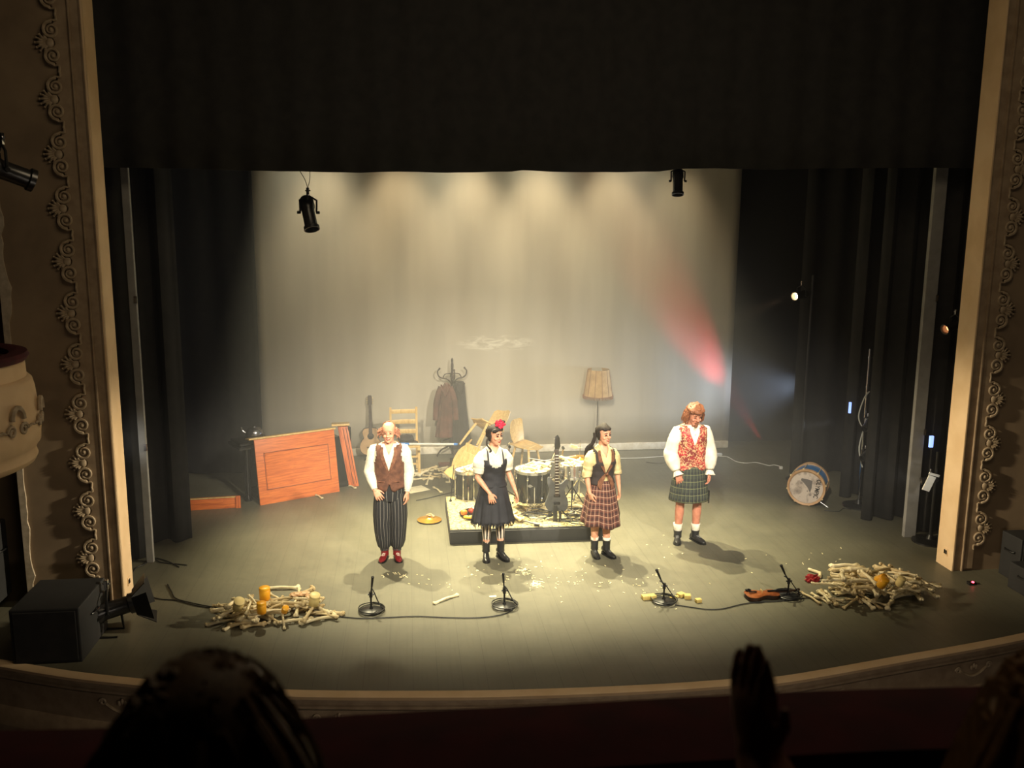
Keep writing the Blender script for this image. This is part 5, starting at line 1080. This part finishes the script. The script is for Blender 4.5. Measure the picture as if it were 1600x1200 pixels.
bm = nb(); c_ = Vector((.24, .36, .262)); tube(bm, [c_+Vector((.24*math.cos(a), .07*math.sin(a)+.02, .25*math.sin(a))) for a in [k*PI/16 for k in range(32)]], .011, 6, closed=True); tag(obj('loose_hoop', bm, 'hoop', loc=bd.location), 'loose wooden hoop leaning behind the blue bass drum', 'hoop')
bm = nb(); tube(bm, [Mb @ Vector((.20, -.20, -.03)), Mb @ Vector((.31, -.262, -.02))], .009, 6); obj('spur', bm, 'chrome', bd)
# ---- white cable and its plugs
P_ = [at(x_, y_, .012) for x_, y_ in ((945, 715), (970, 716), (1000, 715.5), (1040, 713), (1075, 712.5), (1110, 711.5), (1125, 713), (1137, 714), (1150, 721), (1165, 723.5), (1180, 722.5), (1192, 725), (1202, 727.5), (1210, 726.5), (1222, 729.5))]
cable('white_cable', P_, .007, 'cablewhite', 'white mains cable snaking along the floor below the backcloth')
c_ = at(1119, 712); bm = nb(); box(bm, (0, 0, .022), (.20, .06, .042), bev=.008, rot=Euler((0, 0, -.1))); ps = tag(obj('power_strip', bm, 'cablewhite', loc=c_), 'white plug block in the white cable right of the kilted person', 'plug')
c_ = at(1220, 733); bm = nb(); box(bm, (0, 0, .025), (.05, .04, .05), bev=.006); tag(obj('wall_plug', bm, 'cablewhite', loc=c_), 'small white plug at the end of the white cable', 'plug')
# ---- microphone stands
def micstand(px, py, py_top, lean, label, coil=True):
    p = at(px, py); t_ = thing('microphone_stand', label, 'microphone stand', p); top = atY(px+lean, py_top, p.y+.02).z
    bm = nb(); lathe(bm, [(0, 0), (.115, 0), (.118, .012), (.10, .022), (.02, .03), (.014, .05), (0, .05)], 32); obj('base', bm, 'blackmetal', t_)
    hj = top*.50; lx = lean/135
    bm = nb(); tube(bm, [(0, 0, .04), (0, 0, hj)], .010, 8); obj('pole', bm, 'blackmetal', t_)
    bm = nb(); tube(bm, [(0, 0, hj-.03), (0, 0, hj+.03)], .018, 8); tube(bm, [(-.03, 0, hj), (.035, 0, hj)], .009, 6); obj('clutch', bm, 'blackmetal', t_)
    bm = nb(); tube(bm, [(0, 0, hj), (lx*.55, .0, hj+(top-hj)*.5)], .008, 6); obj('boom_arm', bm, 'blackmetal', t_)
    bm = nb(); a = Vector((lx*.5, 0, hj+(top-hj)*.45)); b_ = Vector((lx, .0, top)); tube(bm, [a, a.lerp(b_, .4), b_], [.010, .012, .014], 10); ell(bm, b_, (.017,)*3); obj('microphone', bm, 'blackmetal', t_)
    bm = nb(); P2 = [(lx*.6, .0, hj+.06), (lx*.3+.03, -.01, hj+.02), (.07, 0, hj*.6), (.11, -.03, .05)]
    for i in range(28): a = i*.52; q = .135+.012*math.sin(i*.9); P2.append((q*math.cos(a), q*math.sin(a), .012+.0012*i))
    tube(bm, smooth_path(P2, 4), .006, 6); obj('cable_coil', bm, 'cable', t_)
    return t_
micstand(580, 955, 901, 3, 'low black microphone stand right of the first bone heap')
micstand(788, 948, 896, -2, 'low black microphone stand in front of the woman in the pinafore')
micstand(1037, 940, 890, -12, 'low black microphone stand among the crumbled blocks')
micstand(1231, 932, 883, -13, 'low black microphone stand behind the violin')
def floorcable(pix, label, r=.006): cable('black_cable', [at(x_, y_, r+.003) for x_, y_ in pix], r, 'cable', label)
floorcable([(520, 962), (560, 966), (600, 965), (650, 963), (700, 965), (750, 965), (785, 960), (801, 953)], 'black cable running along the floor from the first heap to the middle microphone')
floorcable([(1055, 945), (1075, 948), (1105, 952), (1130, 951), (1155, 945), (1180, 941), (1220, 939), (1262, 934), (1290, 930)], 'black cable curving from the crumbled blocks to the second bone heap')
floorcable([(228, 930), (250, 936), (275, 938), (305, 946), (330, 950), (348, 954)], 'black cable leading from the piano side jamb into the first heap')
floorcable([(262, 913), (268, 924), (275, 935), (300, 942), (335, 949), (352, 952)], 'second black cable joining the first before the bone heap')
floorcable([(236, 868), (250, 878), (275, 881), (292, 883)], 'short black cable end on the floor at the foot of the thin grey board')
floorcable([(205, 900), (212, 888), (225, 882), (240, 872), (262, 877), (280, 886)], 'dark cable loop between pale jamb and thin grey board')
floorcable([(650, 782), (670, 778), (690, 773), (712, 768)], 'thin black cable on the floor between paper and platform')
floorcable([(1010, 722), (1030, 724), (1050, 720), (1060, 716)], 'thin black cable curl behind the kilted person', .005)
floorcable([(1288, 797), (1310, 799), (1318, 794), (1330, 796)], 'black cable end behind the blue bass drum', .005)
# ---- violin
vp = at(1193, 934); vi = thing('violin', 'reddish brown violin lying on its back near the last microphone', 'violin', vp, R(4)); vo_ = [(p.x, p.y) for p in smooth_path([(*q, 0) for q in ((-.20, 0), (-.19, .075), (-.12, .105), (-.05, .075), (-.01, .06), (.03, .062), (.08, .085), (.14, .075), (.17, .0))], 4)]
vo_ = vo_+[(x_, -y_) for x_, y_ in vo_[::-1][1:-1]]
bm = nb(); prism(bm, [(x_*.97, y_*.97) for x_, y_ in vo_], .035, Tm((0, 0, .015))); obj('ribs', bm, 'darkwood', vi)
bm = nb(); rs = [[(x_*k, y_*k, z_) for x_, y_ in vo_] for k, z_ in ((1.03, .048), (1.03, .053), (.8, .062), (.4, .068), (.05, .069))]; rings(bm, rs); obj('belly', bm, 'violin', vi)
bm = nb(); rs = [[(x_*k, y_*k, z_) for x_, y_ in vo_] for k, z_ in ((1.03, .017), (1.03, .012), (.7, .004), (.1, .002))]; rings(bm, rs); obj('back', bm, 'darkwood', vi)
bm = nb(); box(bm, (.26, 0, .06), (.26, .024, .018), bev=.004); obj('neck', bm, 'darkwood', vi)
bm = nb(); box(bm, (.16, 0, .075), (.24, .03, .007), bev=.003); obj('fingerboard', bm, 'gloss', vi)
bm = nb(); tube(bm, [(.40+.018*math.cos(a)*(1-a/16), 0, .06+.018*math.sin(a)*(1-a/16)) for a in [k*.6 for k in range(14)]], .008, 6); obj('scroll', bm, 'darkwood', vi)
bm = nb(); box(bm, (-.03, 0, .082), (.005, .045, .03), bev=.001); obj('bridge', bm, 'pine', vi)
bm = nb(); box(bm, (-.13, 0, .078), (.09, .026, .006), bev=.002); obj('tailpiece', bm, 'gloss', vi)
bm = nb(); ell(bm, (-.15, .07, .07), (.035, .03, .014)); obj('chin_rest', bm, 'gloss', vi)
# red crumpled cloth and a bent stick
p = at(1270, 909); bm = nb(); ell(bm, (0, 0, .035), (.07, .05, .045), sub=3, nz=.9, fr=2.2); tag(obj('red_cloth', bm, 'red', loc=p), 'crumpled red cloth at the corner of the second bone heap', 'cloth')
p = at(1482, 904); 
bm = nb(); box(bm, (0, 0, .015), (.09, .06, .03), bev=.004); lb_ = tag(obj('floor_led', bm, 'blackmetal', loc=at(1518, 913)), 'tiny box with a red light on the apron by the plaster wall', 'light'); bm = nb(); ell(bm, (0, -.02, .034), (.016, .016, .010)); obj('red_light', bm, 'ledred', parent=lb_)
# crumbled blocks
for (px, py, s, a, lab) in ((1010, 936, (.10, .07, .045), .1, 'yellowish foam block at the far edge of the third microphone base'), (1019, 936, (.07, .07, .05), .3, 'yellowish foam block touching the third microphone coil'), (1064, 932, (.08, .07, .04), .5, 'yellowish block behind the third microphone'), (1074, 935, (.07, .07, .045), -.2, 'brown sided block beside the yellowish one, cable side'), (1091, 941, (.065, .05, .04), .2, 'small dull block lying alone toward the kilted person'), (1055, 934, (.14, .03, .02), .3, 'flat splinter behind the third microphone base')):
    bm = nb(); box(bm, (0, 0, s[2]/2), s, rot=Euler((0, 0, a)), bev=.006); tag(obj('foam_block', bm, 'block', loc=at(px, py)), lab, 'block')
# scattered chips of straw
bm = nb(); rnd = random.Random(21)
def chips(n, cx, cy, sx, sy, lmin=.012, lmax=.05):
    for _ in range(n):
        x_, y_ = rnd.gauss(cx, sx), rnd.gauss(cy, sy); p = at(x_, y_, .004)
        if p.y > 10.7 and .3 < p.x < 2.6: continue
        L = rnd.uniform(lmin, lmax); box(bm, p, (L, rnd.uniform(.004, .011), .004), rot=Euler((0, rnd.uniform(-.15, .15), rnd.uniform(0, PI))))
chips(60, 880, 905, 70, 14, .01, .035); chips(34, 1010, 925, 45, 16, .01, .035); chips(22, 760, 905, 38, 12, .01, .035); chips(12, 655, 905, 35, 10, .01, .03); chips(22, 838, 911, 4, 4, .03, .09); chips(22, 818, 893, 8, 4, .02, .06); chips(12, 1000, 860, 60, 16, .01, .03); chips(12, 620, 898, 8, 3, .03, .07); chips(14, 1250, 880, 60, 20)
o = obj('straw_chips', bm, 'straw', smooth=False); tag(o, 'pale straw chips scattered over the floor before the performers', 'straw', kind='stuff')
p = at(770, 933); bm = nb(); box(bm, (0, 0, .006), (.075, .03, .010), rot=Euler((0, 0, .15))); tag(obj('white_card', bm, 'paper', loc=p, smooth=False), 'small white card left of the middle microphone base', 'card')
# ================================================================ BONES
def bone_mesh(kind, m):
    L, r_, kn = {'thigh bone': (.40, .017, .034), 'long bone': (.33, .012, .024), 'shin bone': (.30, .011, .020), 'short bone': (.20, .010, .018), 'thick bone': (.26, .019, .032)}[kind]
    bm = nb(); h = L/2-kn*.7; n = 9; pts = []; rr = []
    for i in range(n):
        f = -1+2*i/(n-1); pts.append((f*h, 0, .006*math.cos(f*PI))); rr.append(r_*(1+.75*abs(f)**5))
    tube(bm, pts, rr, 8)
    for s in (-1, 1):
        k = kn if s > 0 else kn*.9; x_ = s*h
        ell(bm, (x_+s*k*.15, k*.42, 0), (k*.62, k*.60, k*.62), sub=2); ell(bm, (x_+s*k*.15, -k*.42, 0), (k*.62, k*.55, k*.58), sub=2)
        if s > 0 and kind == 'thigh bone': ell(bm, (x_-k*.1, k*.9, .004), (k*.6, k*.6, k*.6), sub=2)
    me = bpy.data.meshes.new('bone'); bmesh.ops.recalc_face_normals(bm, faces=bm.faces[:]); bm.to_mesh(me); bm.free(); me.materials.append(MT[m]); me.polygons.foreach_set('use_smooth', [True]*len(me.polygons)); return me, L, r_, kn
KINDS = ['thigh bone', 'long bone', 'shin bone', 'short bone', 'thick bone']
BM = {(k, m): bone_mesh(k, m) for k in KINDS for m in ('bone', 'bonedark')}
def put_bone(kind, m, loc, yaw, pitch, roll, label, group):
    me = BM[(kind, m)][0]; o = bpy.data.objects.new('bone', me); COL.objects.link(o); o.location = loc
    o.rotation_euler = (Tm(rz=yaw) @ Tm(ry=-pitch) @ Tm(rx=roll)).to_euler(); return tag(o, label, 'bone', group)
class Heap:
    def __init__(s, x0, y0, x1, y1, base=0.0, cell=.01):
        s.x0, s.y0, s.c = x0, y0, cell; s.h = np.full((int((x1-x0)/cell)+1, int((y1-y0)/cell)+1), base); s.base = base
    def cells(s, x, y, r_):
        i0, i1 = int((x-r_-s.x0)/s.c), int((x+r_-s.x0)/s.c)+1; j0, j1 = int((y-r_-s.y0)/s.c), int((y+r_-s.y0)/s.c)+1
        return max(i0, 0), max(0, min(i1, s.h.shape[0]-1)), max(j0, 0), max(0, min(j1, s.h.shape[1]-1))
    def top(s, x, y, r_):
        a, b, c, d = s.cells(x, y, r_*.6); return s.h[a:b+1, c:d+1].max() if b >= a and d >= c else s.base
    def drop(s, kind, x, y, yaw, maxtilt=.32):
        me, L, r_, kn = BM[(kind, 'bone')]; N = 15; ts = np.linspace(-L/2+kn*.4, L/2-kn*.4, N); rad = [kn*.78 if i in (0, N-1) else r_ for i in range(N)]
        tp = [s.top(x+t_*math.cos(yaw), y+t_*math.sin(yaw), q*.7) for t_, q in zip(ts, rad)]; hs = [a_+(q if a_ <= s.base+1e-4 else q*.35) for a_, q in zip(tp, rad)]; best = None
        for i in range(N//2+1):
            for j in range(N//2, N):
                if j <= i: continue
                sl = (hs[j]-hs[i])/(ts[j]-ts[i])
                if abs(sl) > maxtilt: continue
                a = hs[i]-sl*ts[i]
                if all(a+sl*t_ >= h_-1e-6 for t_, h_ in zip(ts, hs)) and (best is None or a < best[0]): best = (a, sl)
        if best is None: best = (max(hs), 0.0)
        a, sl = best
        for t_, q in zip(ts, rad):
            X, Y = x+t_*math.cos(yaw), y+t_*math.sin(yaw); i0, i1, j0, j1 = s.cells(X, Y, q)
            for i in range(i0, i1+1):
                for j in range(j0, j1+1):
                    dd = (s.x0+i*s.c-X)**2+(s.y0+j*s.c-Y)**2
                    if dd <= q*q: s.h[i, j] = max(s.h[i, j], a+sl*t_+math.sqrt(q*q-dd)*.55)
        return a, math.atan(sl)
def heap(n, cx, cy, rx, ry, seed, where, names, extra=(), base=0.0, dens=1.0):
    rnd = random.Random(seed); H = Heap(cx-rx*2-.4, cy-ry*2-.4, cx+rx*2+.4, cy+ry*2+.4, base); used = {}; out = []
    for k in range(n):
        f = (k/n); rr = (1-.35*f)*math.sqrt(rnd.random()); a = rnd.uniform(0, 2*PI); x = cx+rx*rr*math.cos(a); y = cy+ry*rr*math.sin(a)
        kind = rnd.choices(KINDS, (.16, .26, .26, .18, .14))[0]; yaw = rnd.gauss(0, .75) if rnd.random() < .65 else rnd.uniform(0, PI); m = 'bone' if rnd.random() < .6 else 'bonedark'
        z, pit = H.drop(kind, x, y, yaw); q = abs(((yaw+PI/2) % PI)-PI/2)
        ori = 'lying crosswise' if q < .4 else 'pointing at the seats' if q > 1.15 else 'slanting toward the '+(names[1] if math.sin(2*yaw) > 0 else names[0])
        dx, dy = (x-cx)/rx, (y-cy)/ry
        zone = 'on the crown' if dx*dx+dy*dy < .10 else ('at the '+(names[0] if dx < 0 else names[1])+' end') if abs(dx) > abs(dy) else ('on the audience slope' if dy < 0 else 'on the far slope')
        lab = f"{'pale' if m == 'bone' else 'yellowed'} {kind} {ori}, {zone} of the {where}"
        o = put_bone(kind, m, (x, y, z), yaw, pit, rnd.uniform(-.5, .5), lab, 'bones of the '+where); out.append(o)
    by = {}
    for o in out: by.setdefault(o['label'], []).append(o)
    for l, v in by.items():
        if len(v) > 1:
            v.sort(key=lambda o: -o.location.z)
            for o, q in zip(v, ('upper', 'lower') if len(v) == 2 else ('upper', 'middle', 'lower', 'lowest')): o['label'] = q+' '+l
    return H
def lone(px0, py0, px1, py1, kind, label, m='bone', group=None, z=None, base=0.0):
    A, B = at(px0, py0, base+.02), at(px1, py1, base+.02); c_ = (A+B)/2; me, L, r_, kn = BM[(kind, m)]
    o = put_bone(kind, m, (c_.x, c_.y, base+kn*.66 if z is None else z), math.atan2(B.y-A.y, B.x-A.x), 0, 0, label, group); k = (B-A).length/L; o.scale = (k, min(k, 1.25), min(k, 1.25))
    o.location.z = (base+kn*.62*min(k, 1.25)) if z is None else z; return o
# the heap on the piano side
hp = (at(425, 962), at(1362, 931))
H1 = heap(84, hp[0].x, hp[0].y, .70, .29, 3, 'left heap', ('speaker', 'microphone'))
lone(410, 919, 469, 918, 'thigh bone', 'straight pale thigh bone lying just behind the first heap')
lone(320, 976, 372, 966, 'thigh bone', 'pale long bone sticking out of the first heap toward the speaker box')
lone(348, 984, 392, 962, 'long bone', 'pale long bone sticking out of the first heap toward the audience')
lone(468, 946, 517, 963, 'long bone', 'pale long bone poking out of the first heap toward the microphone', z=.06)
lone(677, 942, 716, 928, 'long bone', 'single pale bone lying alone between two microphone stands')
# the heap on the violin side
H2 = heap(110, hp[1].x+.0, hp[1].y-.04, .74, .27, 8, 'right heap', ('violin', 'jamb'))
lone(1295, 885, 1343, 884, 'thick bone', 'thick bone lying behind the second heap, nearest the drum'); lone(1295, 892, 1352, 888, 'thick bone', 'thick bone alongside the other thick one behind the second heap', 'bonedark')
lone(1298, 900, 1338, 899, 'thick bone', 'thick bone half buried at the far edge of the second heap', 'bonedark')
lone(1396, 900, 1455, 925, 'long bone', 'long thin bone reaching out of the second heap toward the jamb', 'bonedark', z=.10); lone(1415, 912, 1466, 940, 'long bone', 'long thin bone ending furthest toward the jamb and the audience', z=.07)
lone(1400, 905, 1440, 946, 'long bone', 'long bone pointing at the audience from the jamb end of the second heap', z=.08)
# a bent tube next to the red cloth
A = at(1263, 892); bm = nb(); B = at(1281, 898)-A; C = at(1281, 904)-A; tube(bm, smooth_path([(0, 0, .022), (B.x*.9, B.y*.9, .022), (B.x, B.y, .022), (C.x, C.y, .022)], 4), .018, 8); tag(obj('bent_bone', bm, 'bone', loc=(A.x, A.y, 0)), 'cream bent stick beside the crumpled red cloth', 'bone')
# bones strewn behind and on the kit
c_ = at(688, 741); heap(26, c_.x, c_.y, .50, .42, 15, 'rack heap', ('chair', 'drum'))
lone(650, 733, 678, 734, 'long bone', 'pale bone at the foot of the ladder back chair'); lone(666, 757, 673, 738, 'short bone', 'short upright looking bone of the bones below the coat rack'); lone(677, 760, 690, 769, 'short bone', 'short bone alone on the floor toward the cymbal'); lone(696, 752, 722, 754, 'long bone', 'bone lying beside the tall black drum')
lone(493, 772, 504, 778, 'short bone', 'short bone on the floor at the foot of the big orange panel'); lone(543, 757, 556, 762, 'short bone', 'short bone at the foot of the narrow orange panel')
for (cx_, cy_, r_, z_, n_, sd_, nm) in ((dc.x, dc.y+.22, .17, PZ+.10+.42+.014, 9, 31, 'drum pile'), (ds.x, ds.y+.12, .11, PZ+.46+.15+.014, 6, 33, 'snare pile'), (dz.x+.04, dz.y+.1, .1, .13+.43+.014, 5, 35, 'tom pile')):
    heap(n_, cx_, cy_, r_, r_, sd_, nm, ('woman', 'guitar'), base=z_)
c_ = at(805, 818, PZ); heap(14, at(790, 812, PZ).x, at(790, 812, PZ).y, .34, .16, 41, 'rug litter', ('tray', 'guitar'), base=PZ)
heap(12, at(840, 795, PZ).x, at(840, 795, PZ).y-.0, .42, .12, 43, 'drum litter', ('tray', 'guitar'), base=PZ)
heap(9, at(910, 800, PZ).x, at(910, 800, PZ).y, .25, .18, 45, 'cable litter', ('guitar', 'skirt'), base=PZ)
c_ = at(870, 752); heap(10, c_.x, c_.y, .35, .2, 47, 'snare litter', ('drum', 'lamp'))
# tubs among the bones
def meet(H, px, py):
    for k in range(60):
        zz = .40-.4*k/59; p = at(px, py, zz)
        if H.top(p.x, p.y, .05) >= zz-.004: return p, H.top(p.x, p.y, .05)-.01
    return p, 0.0
def tub(px, py, H, m, label, s=1.0, tilt=0.0):
    p, z = meet(H, px, py)
    t_ = thing('plastic_tub', label, 'tub', (p.x, p.y, z), rot=(tilt, tilt*.6, 0)); bm = nb(); lathe(bm, [(0, 0), (.045*s, 0), (.054*s, .01), (.056*s, .10*s), (.05*s, .112*s), (0, .112*s)], 24); obj('tub', bm, m, t_)
    bm = nb(); lathe(bm, [(0, .112*s), (.056*s, .112*s), (.056*s, .135*s), (.05*s, .14*s), (0, .14*s)], 24); obj('lid', bm, m, t_)
tub(414, 936, H1, 'jar', 'amber tub standing highest at the back of the first heap'); tub(409, 958, H1, 'jar', 'amber tub sunk in the front of the first heap', .85); tub(444, 956, H1, 'jar', 'small yellow tub lying low near the middle of the first heap', .6, .6)
tub(371, 949, H1, 'jar2', 'cream tub at the speaker end of the first heap', .95, .5); tub(490, 944, H1, 'jar2', 'cream tub at the microphone end of the first heap', .95, .3)
tub(1370, 905, H2, 'jar', 'amber tub with a bright lid at the back of the second heap', .85, .9); tub(1374, 928, H2, 'jar', 'amber tub at the front of the second heap', .85, .4); tub(1404, 913, H2, 'jar2', 'cream tub at the jamb end of the second heap', .75, .3)
for (px, py, lab) in ((463, 930, 'cream crust piece at the back of the first heap'), (474, 929, 'brown crust piece at the back of the first heap'), (487, 933, 'brown crust piece nearest the microphone end of the first heap')):
    p, z = meet(H1, px, py); bm = nb(); ell(bm, (0, 0, .02), (.06, .045, .018), sub=3, nz=.5, fr=2); tag(obj('bread_crust', bm, 'hoop', loc=(p.x, p.y, z)), lab, 'bread')
# ================================================================ OUR BALCONY AND THE PEOPLE IN FRONT OF US
RZ = 3.0
rail_px = [(-80, 1135), (200, 1128), (420, 1117), (600, 1106), (877, 1092), (1140, 1078), (1300, 1071), (1480, 1066), (1700, 1060)]
pth = [tuple(at(x, y, RZ)[:2]) for x, y in rail_px]
a, b = Vector(pth[0]), Vector(pth[1]); pth = [tuple(a-(b-a).normalized()*2.0)]+pth; a, b = Vector(pth[-1]), Vector(pth[-2]); pth = pth+[tuple(a+(a-b).normalized()*2.2)]
pth = [tuple(p[:2]) for p in smooth_path([(*p, 0) for p in pth], 4)]
bm = nb(); sweep_prof = [(-.02, 0), (-.002, -.03), (-.01, -.07), (-.24, -.07), (-.26, -.03), (-.24, .0), (-.13, .012)]
rs = []; n = len(pth)
for i, p in enumerate(pth):
    d = (Vector((*pth[min(i+1, n-1)], 0))-Vector((*pth[max(i-1, 0)], 0))).normalized(); o = Vector((-d.y, d.x, 0)); rs.append([Vector((*p, RZ))+o*q+Vector((0, 0, z)) for q, z in sweep_prof])
rings(bm, rs); rl = obj('balcony_rail', bm, 'velvet'); tag(rl, 'dark red padded rail of the balcony the picture is taken from', 'rail')
bm = nb(); rs = []
for i, p in enumerate(pth):
    d = (Vector((*pth[min(i+1, n-1)], 0))-Vector((*pth[max(i-1, 0)], 0))).normalized(); o = Vector((-d.y, d.x, 0)); rs.append([Vector((*p, 0))+o*q+Vector((0, 0, z)) for q, z in ((-.04, RZ-.07), (-.20, RZ-.07), (-.20, RZ-1.0), (-.04, RZ-1.0))])
rings(bm, rs); struct('wall_balcony', bm, 'auditorium')
bm = nb(); box(bm, (1.6, -.1, RZ-1.0), (16.6, 2.6, .12)); struct('floor', bm, 'carpet', smooth=False)
def spectator(label, headc, yaw, hair, top, m, seed, long=False):
    "seen from behind: head, neck and shoulders in one body, hair, clothes; seated on the balcony"
    hc = Vector(headc); t_ = thing('person', label, 'person', (hc.x, hc.y, RZ-.94)); zc = hc.z-(RZ-.94)
    bm = nb(); Hm = Tm((0, 0, zc)) @ Tm(rz=yaw); head_mesh(bm, Hm)
    tube(bm, [(0, .02, zc-.27), (0, .012, zc-.18), (0, 0, zc-.07)], [.062, .056, .054], 14)
    sh = zc-.22
    rings(bm, [circ((0, 0, z), Vector((1, 0, 0)), Vector((0, 1, 0)), rx, ry, 28, p=2.4) for z, rx, ry in ((sh-.62, .17, .12), (sh-.40, .16, .11), (sh-.2, .185, .12), (sh-.06, .20, .11), (sh, .15, .085), (sh+.03, .07, .06))], uv=False)
    return t_, bm, Hm, zc, sh
def finish(t_, bm, Hm, zc, sh, hair, cloth_m, seed, long, r_=.0):
    obj('body', remeshed(bm, .006), 'skindark', t_)
    bm = nb(); rings(bm, [circ((0, 0, z), Vector((1, 0, 0)), Vector((0, 1, 0)), rx, ry, 32, p=2.4) for z, rx, ry in ((sh-.64, .19, .14), (sh-.40, .18, .13), (sh-.2, .205, .138), (sh-.06, .222, .128), (sh+.0, .17, .10), (sh+.032, .09, .078))], cap=False); o = obj('jumper', bm, cloth_m, t_); o.modifiers.new('t', 'SOLIDIFY').thickness = .006
    rnd = random.Random(seed); bm = nb(); ell(bm, Hm @ Vector((0, .02, .03)), (.096, .108, .112), sub=3, nz=.12, fr=3)
    for k in range(260):
        a = rnd.uniform(-PI, PI); e = rnd.uniform(.05, 1.35); c_ = Hm @ Vector((0, .015, .02)); dr = Vector((math.cos(a)*math.cos(e), math.sin(a)*math.cos(e), math.sin(e)))
        if dr.y > -.2 or e > .5:
            p0 = c_+Vector((dr.x*.098, dr.y*.112, dr.z*.118)); L = .16 if not long else .34; out_ = Vector((dr.x, dr.y, 0)); p1 = p0+out_*.035+Vector((rnd.uniform(-.02, .02), rnd.uniform(-.02, .02), -L*.4)); p2 = p1+out_*(.01 if not long else .03)+Vector((rnd.uniform(-.025, .025), rnd.uniform(-.02, .02), -L*.55))
            tube(bm, smooth_path([p0, p1, p2], 3), [.011, .011, .010, .009, .008, .006, .002], 5)
    obj('hair', bm, hair, t_)
hc = atY(318, 1185, 1.08)
X = spectator('person with tousled brown hair seated before the rail, seen from behind', hc, PI+.2, 0, 0, 0, 5); X[0].rotation_euler.z = R(10); finish(*X, 'hairbrown', 'coatdark', 5, False)
hc = atY(1668, 1175, .95)
X = spectator('person with long blond hair seated before the rail, clapping raised hands', hc, PI-.2, 0, 0, 0, 9, True)
t_, bm, Hm, zc, sh = X; base = t_.location
wr = atY(1196, 1178, 1.12)-base; wr2 = atY(1176, 1180, 1.10)-base
for k, (w_, el, shx) in enumerate(((wr, atY(1300, 1380, .98)-base, Vector((-.16, 0, sh-.05))), (wr2, atY(1240, 1420, .90)-base, Vector((-.17, -.03, sh-.09))))):
    tube(bm, [shx, shx.lerp(el, .5), el, el.lerp(w_, .3), el.lerp(w_, .8), w_, w_+Vector((0, 0, .02))], [.048, .042, .038, .038, .029, .025, .024], 12)
    sd = 1 if k == 0 else -1; hand(bm, w_, (.05*sd-.05, .10, 1), (-sd, 0, .1), (-.15*sd, -1, .2), .98, .10)
finish(t_, bm, Hm, zc, sh, 'hairblond', 'auditorium', 9, True)
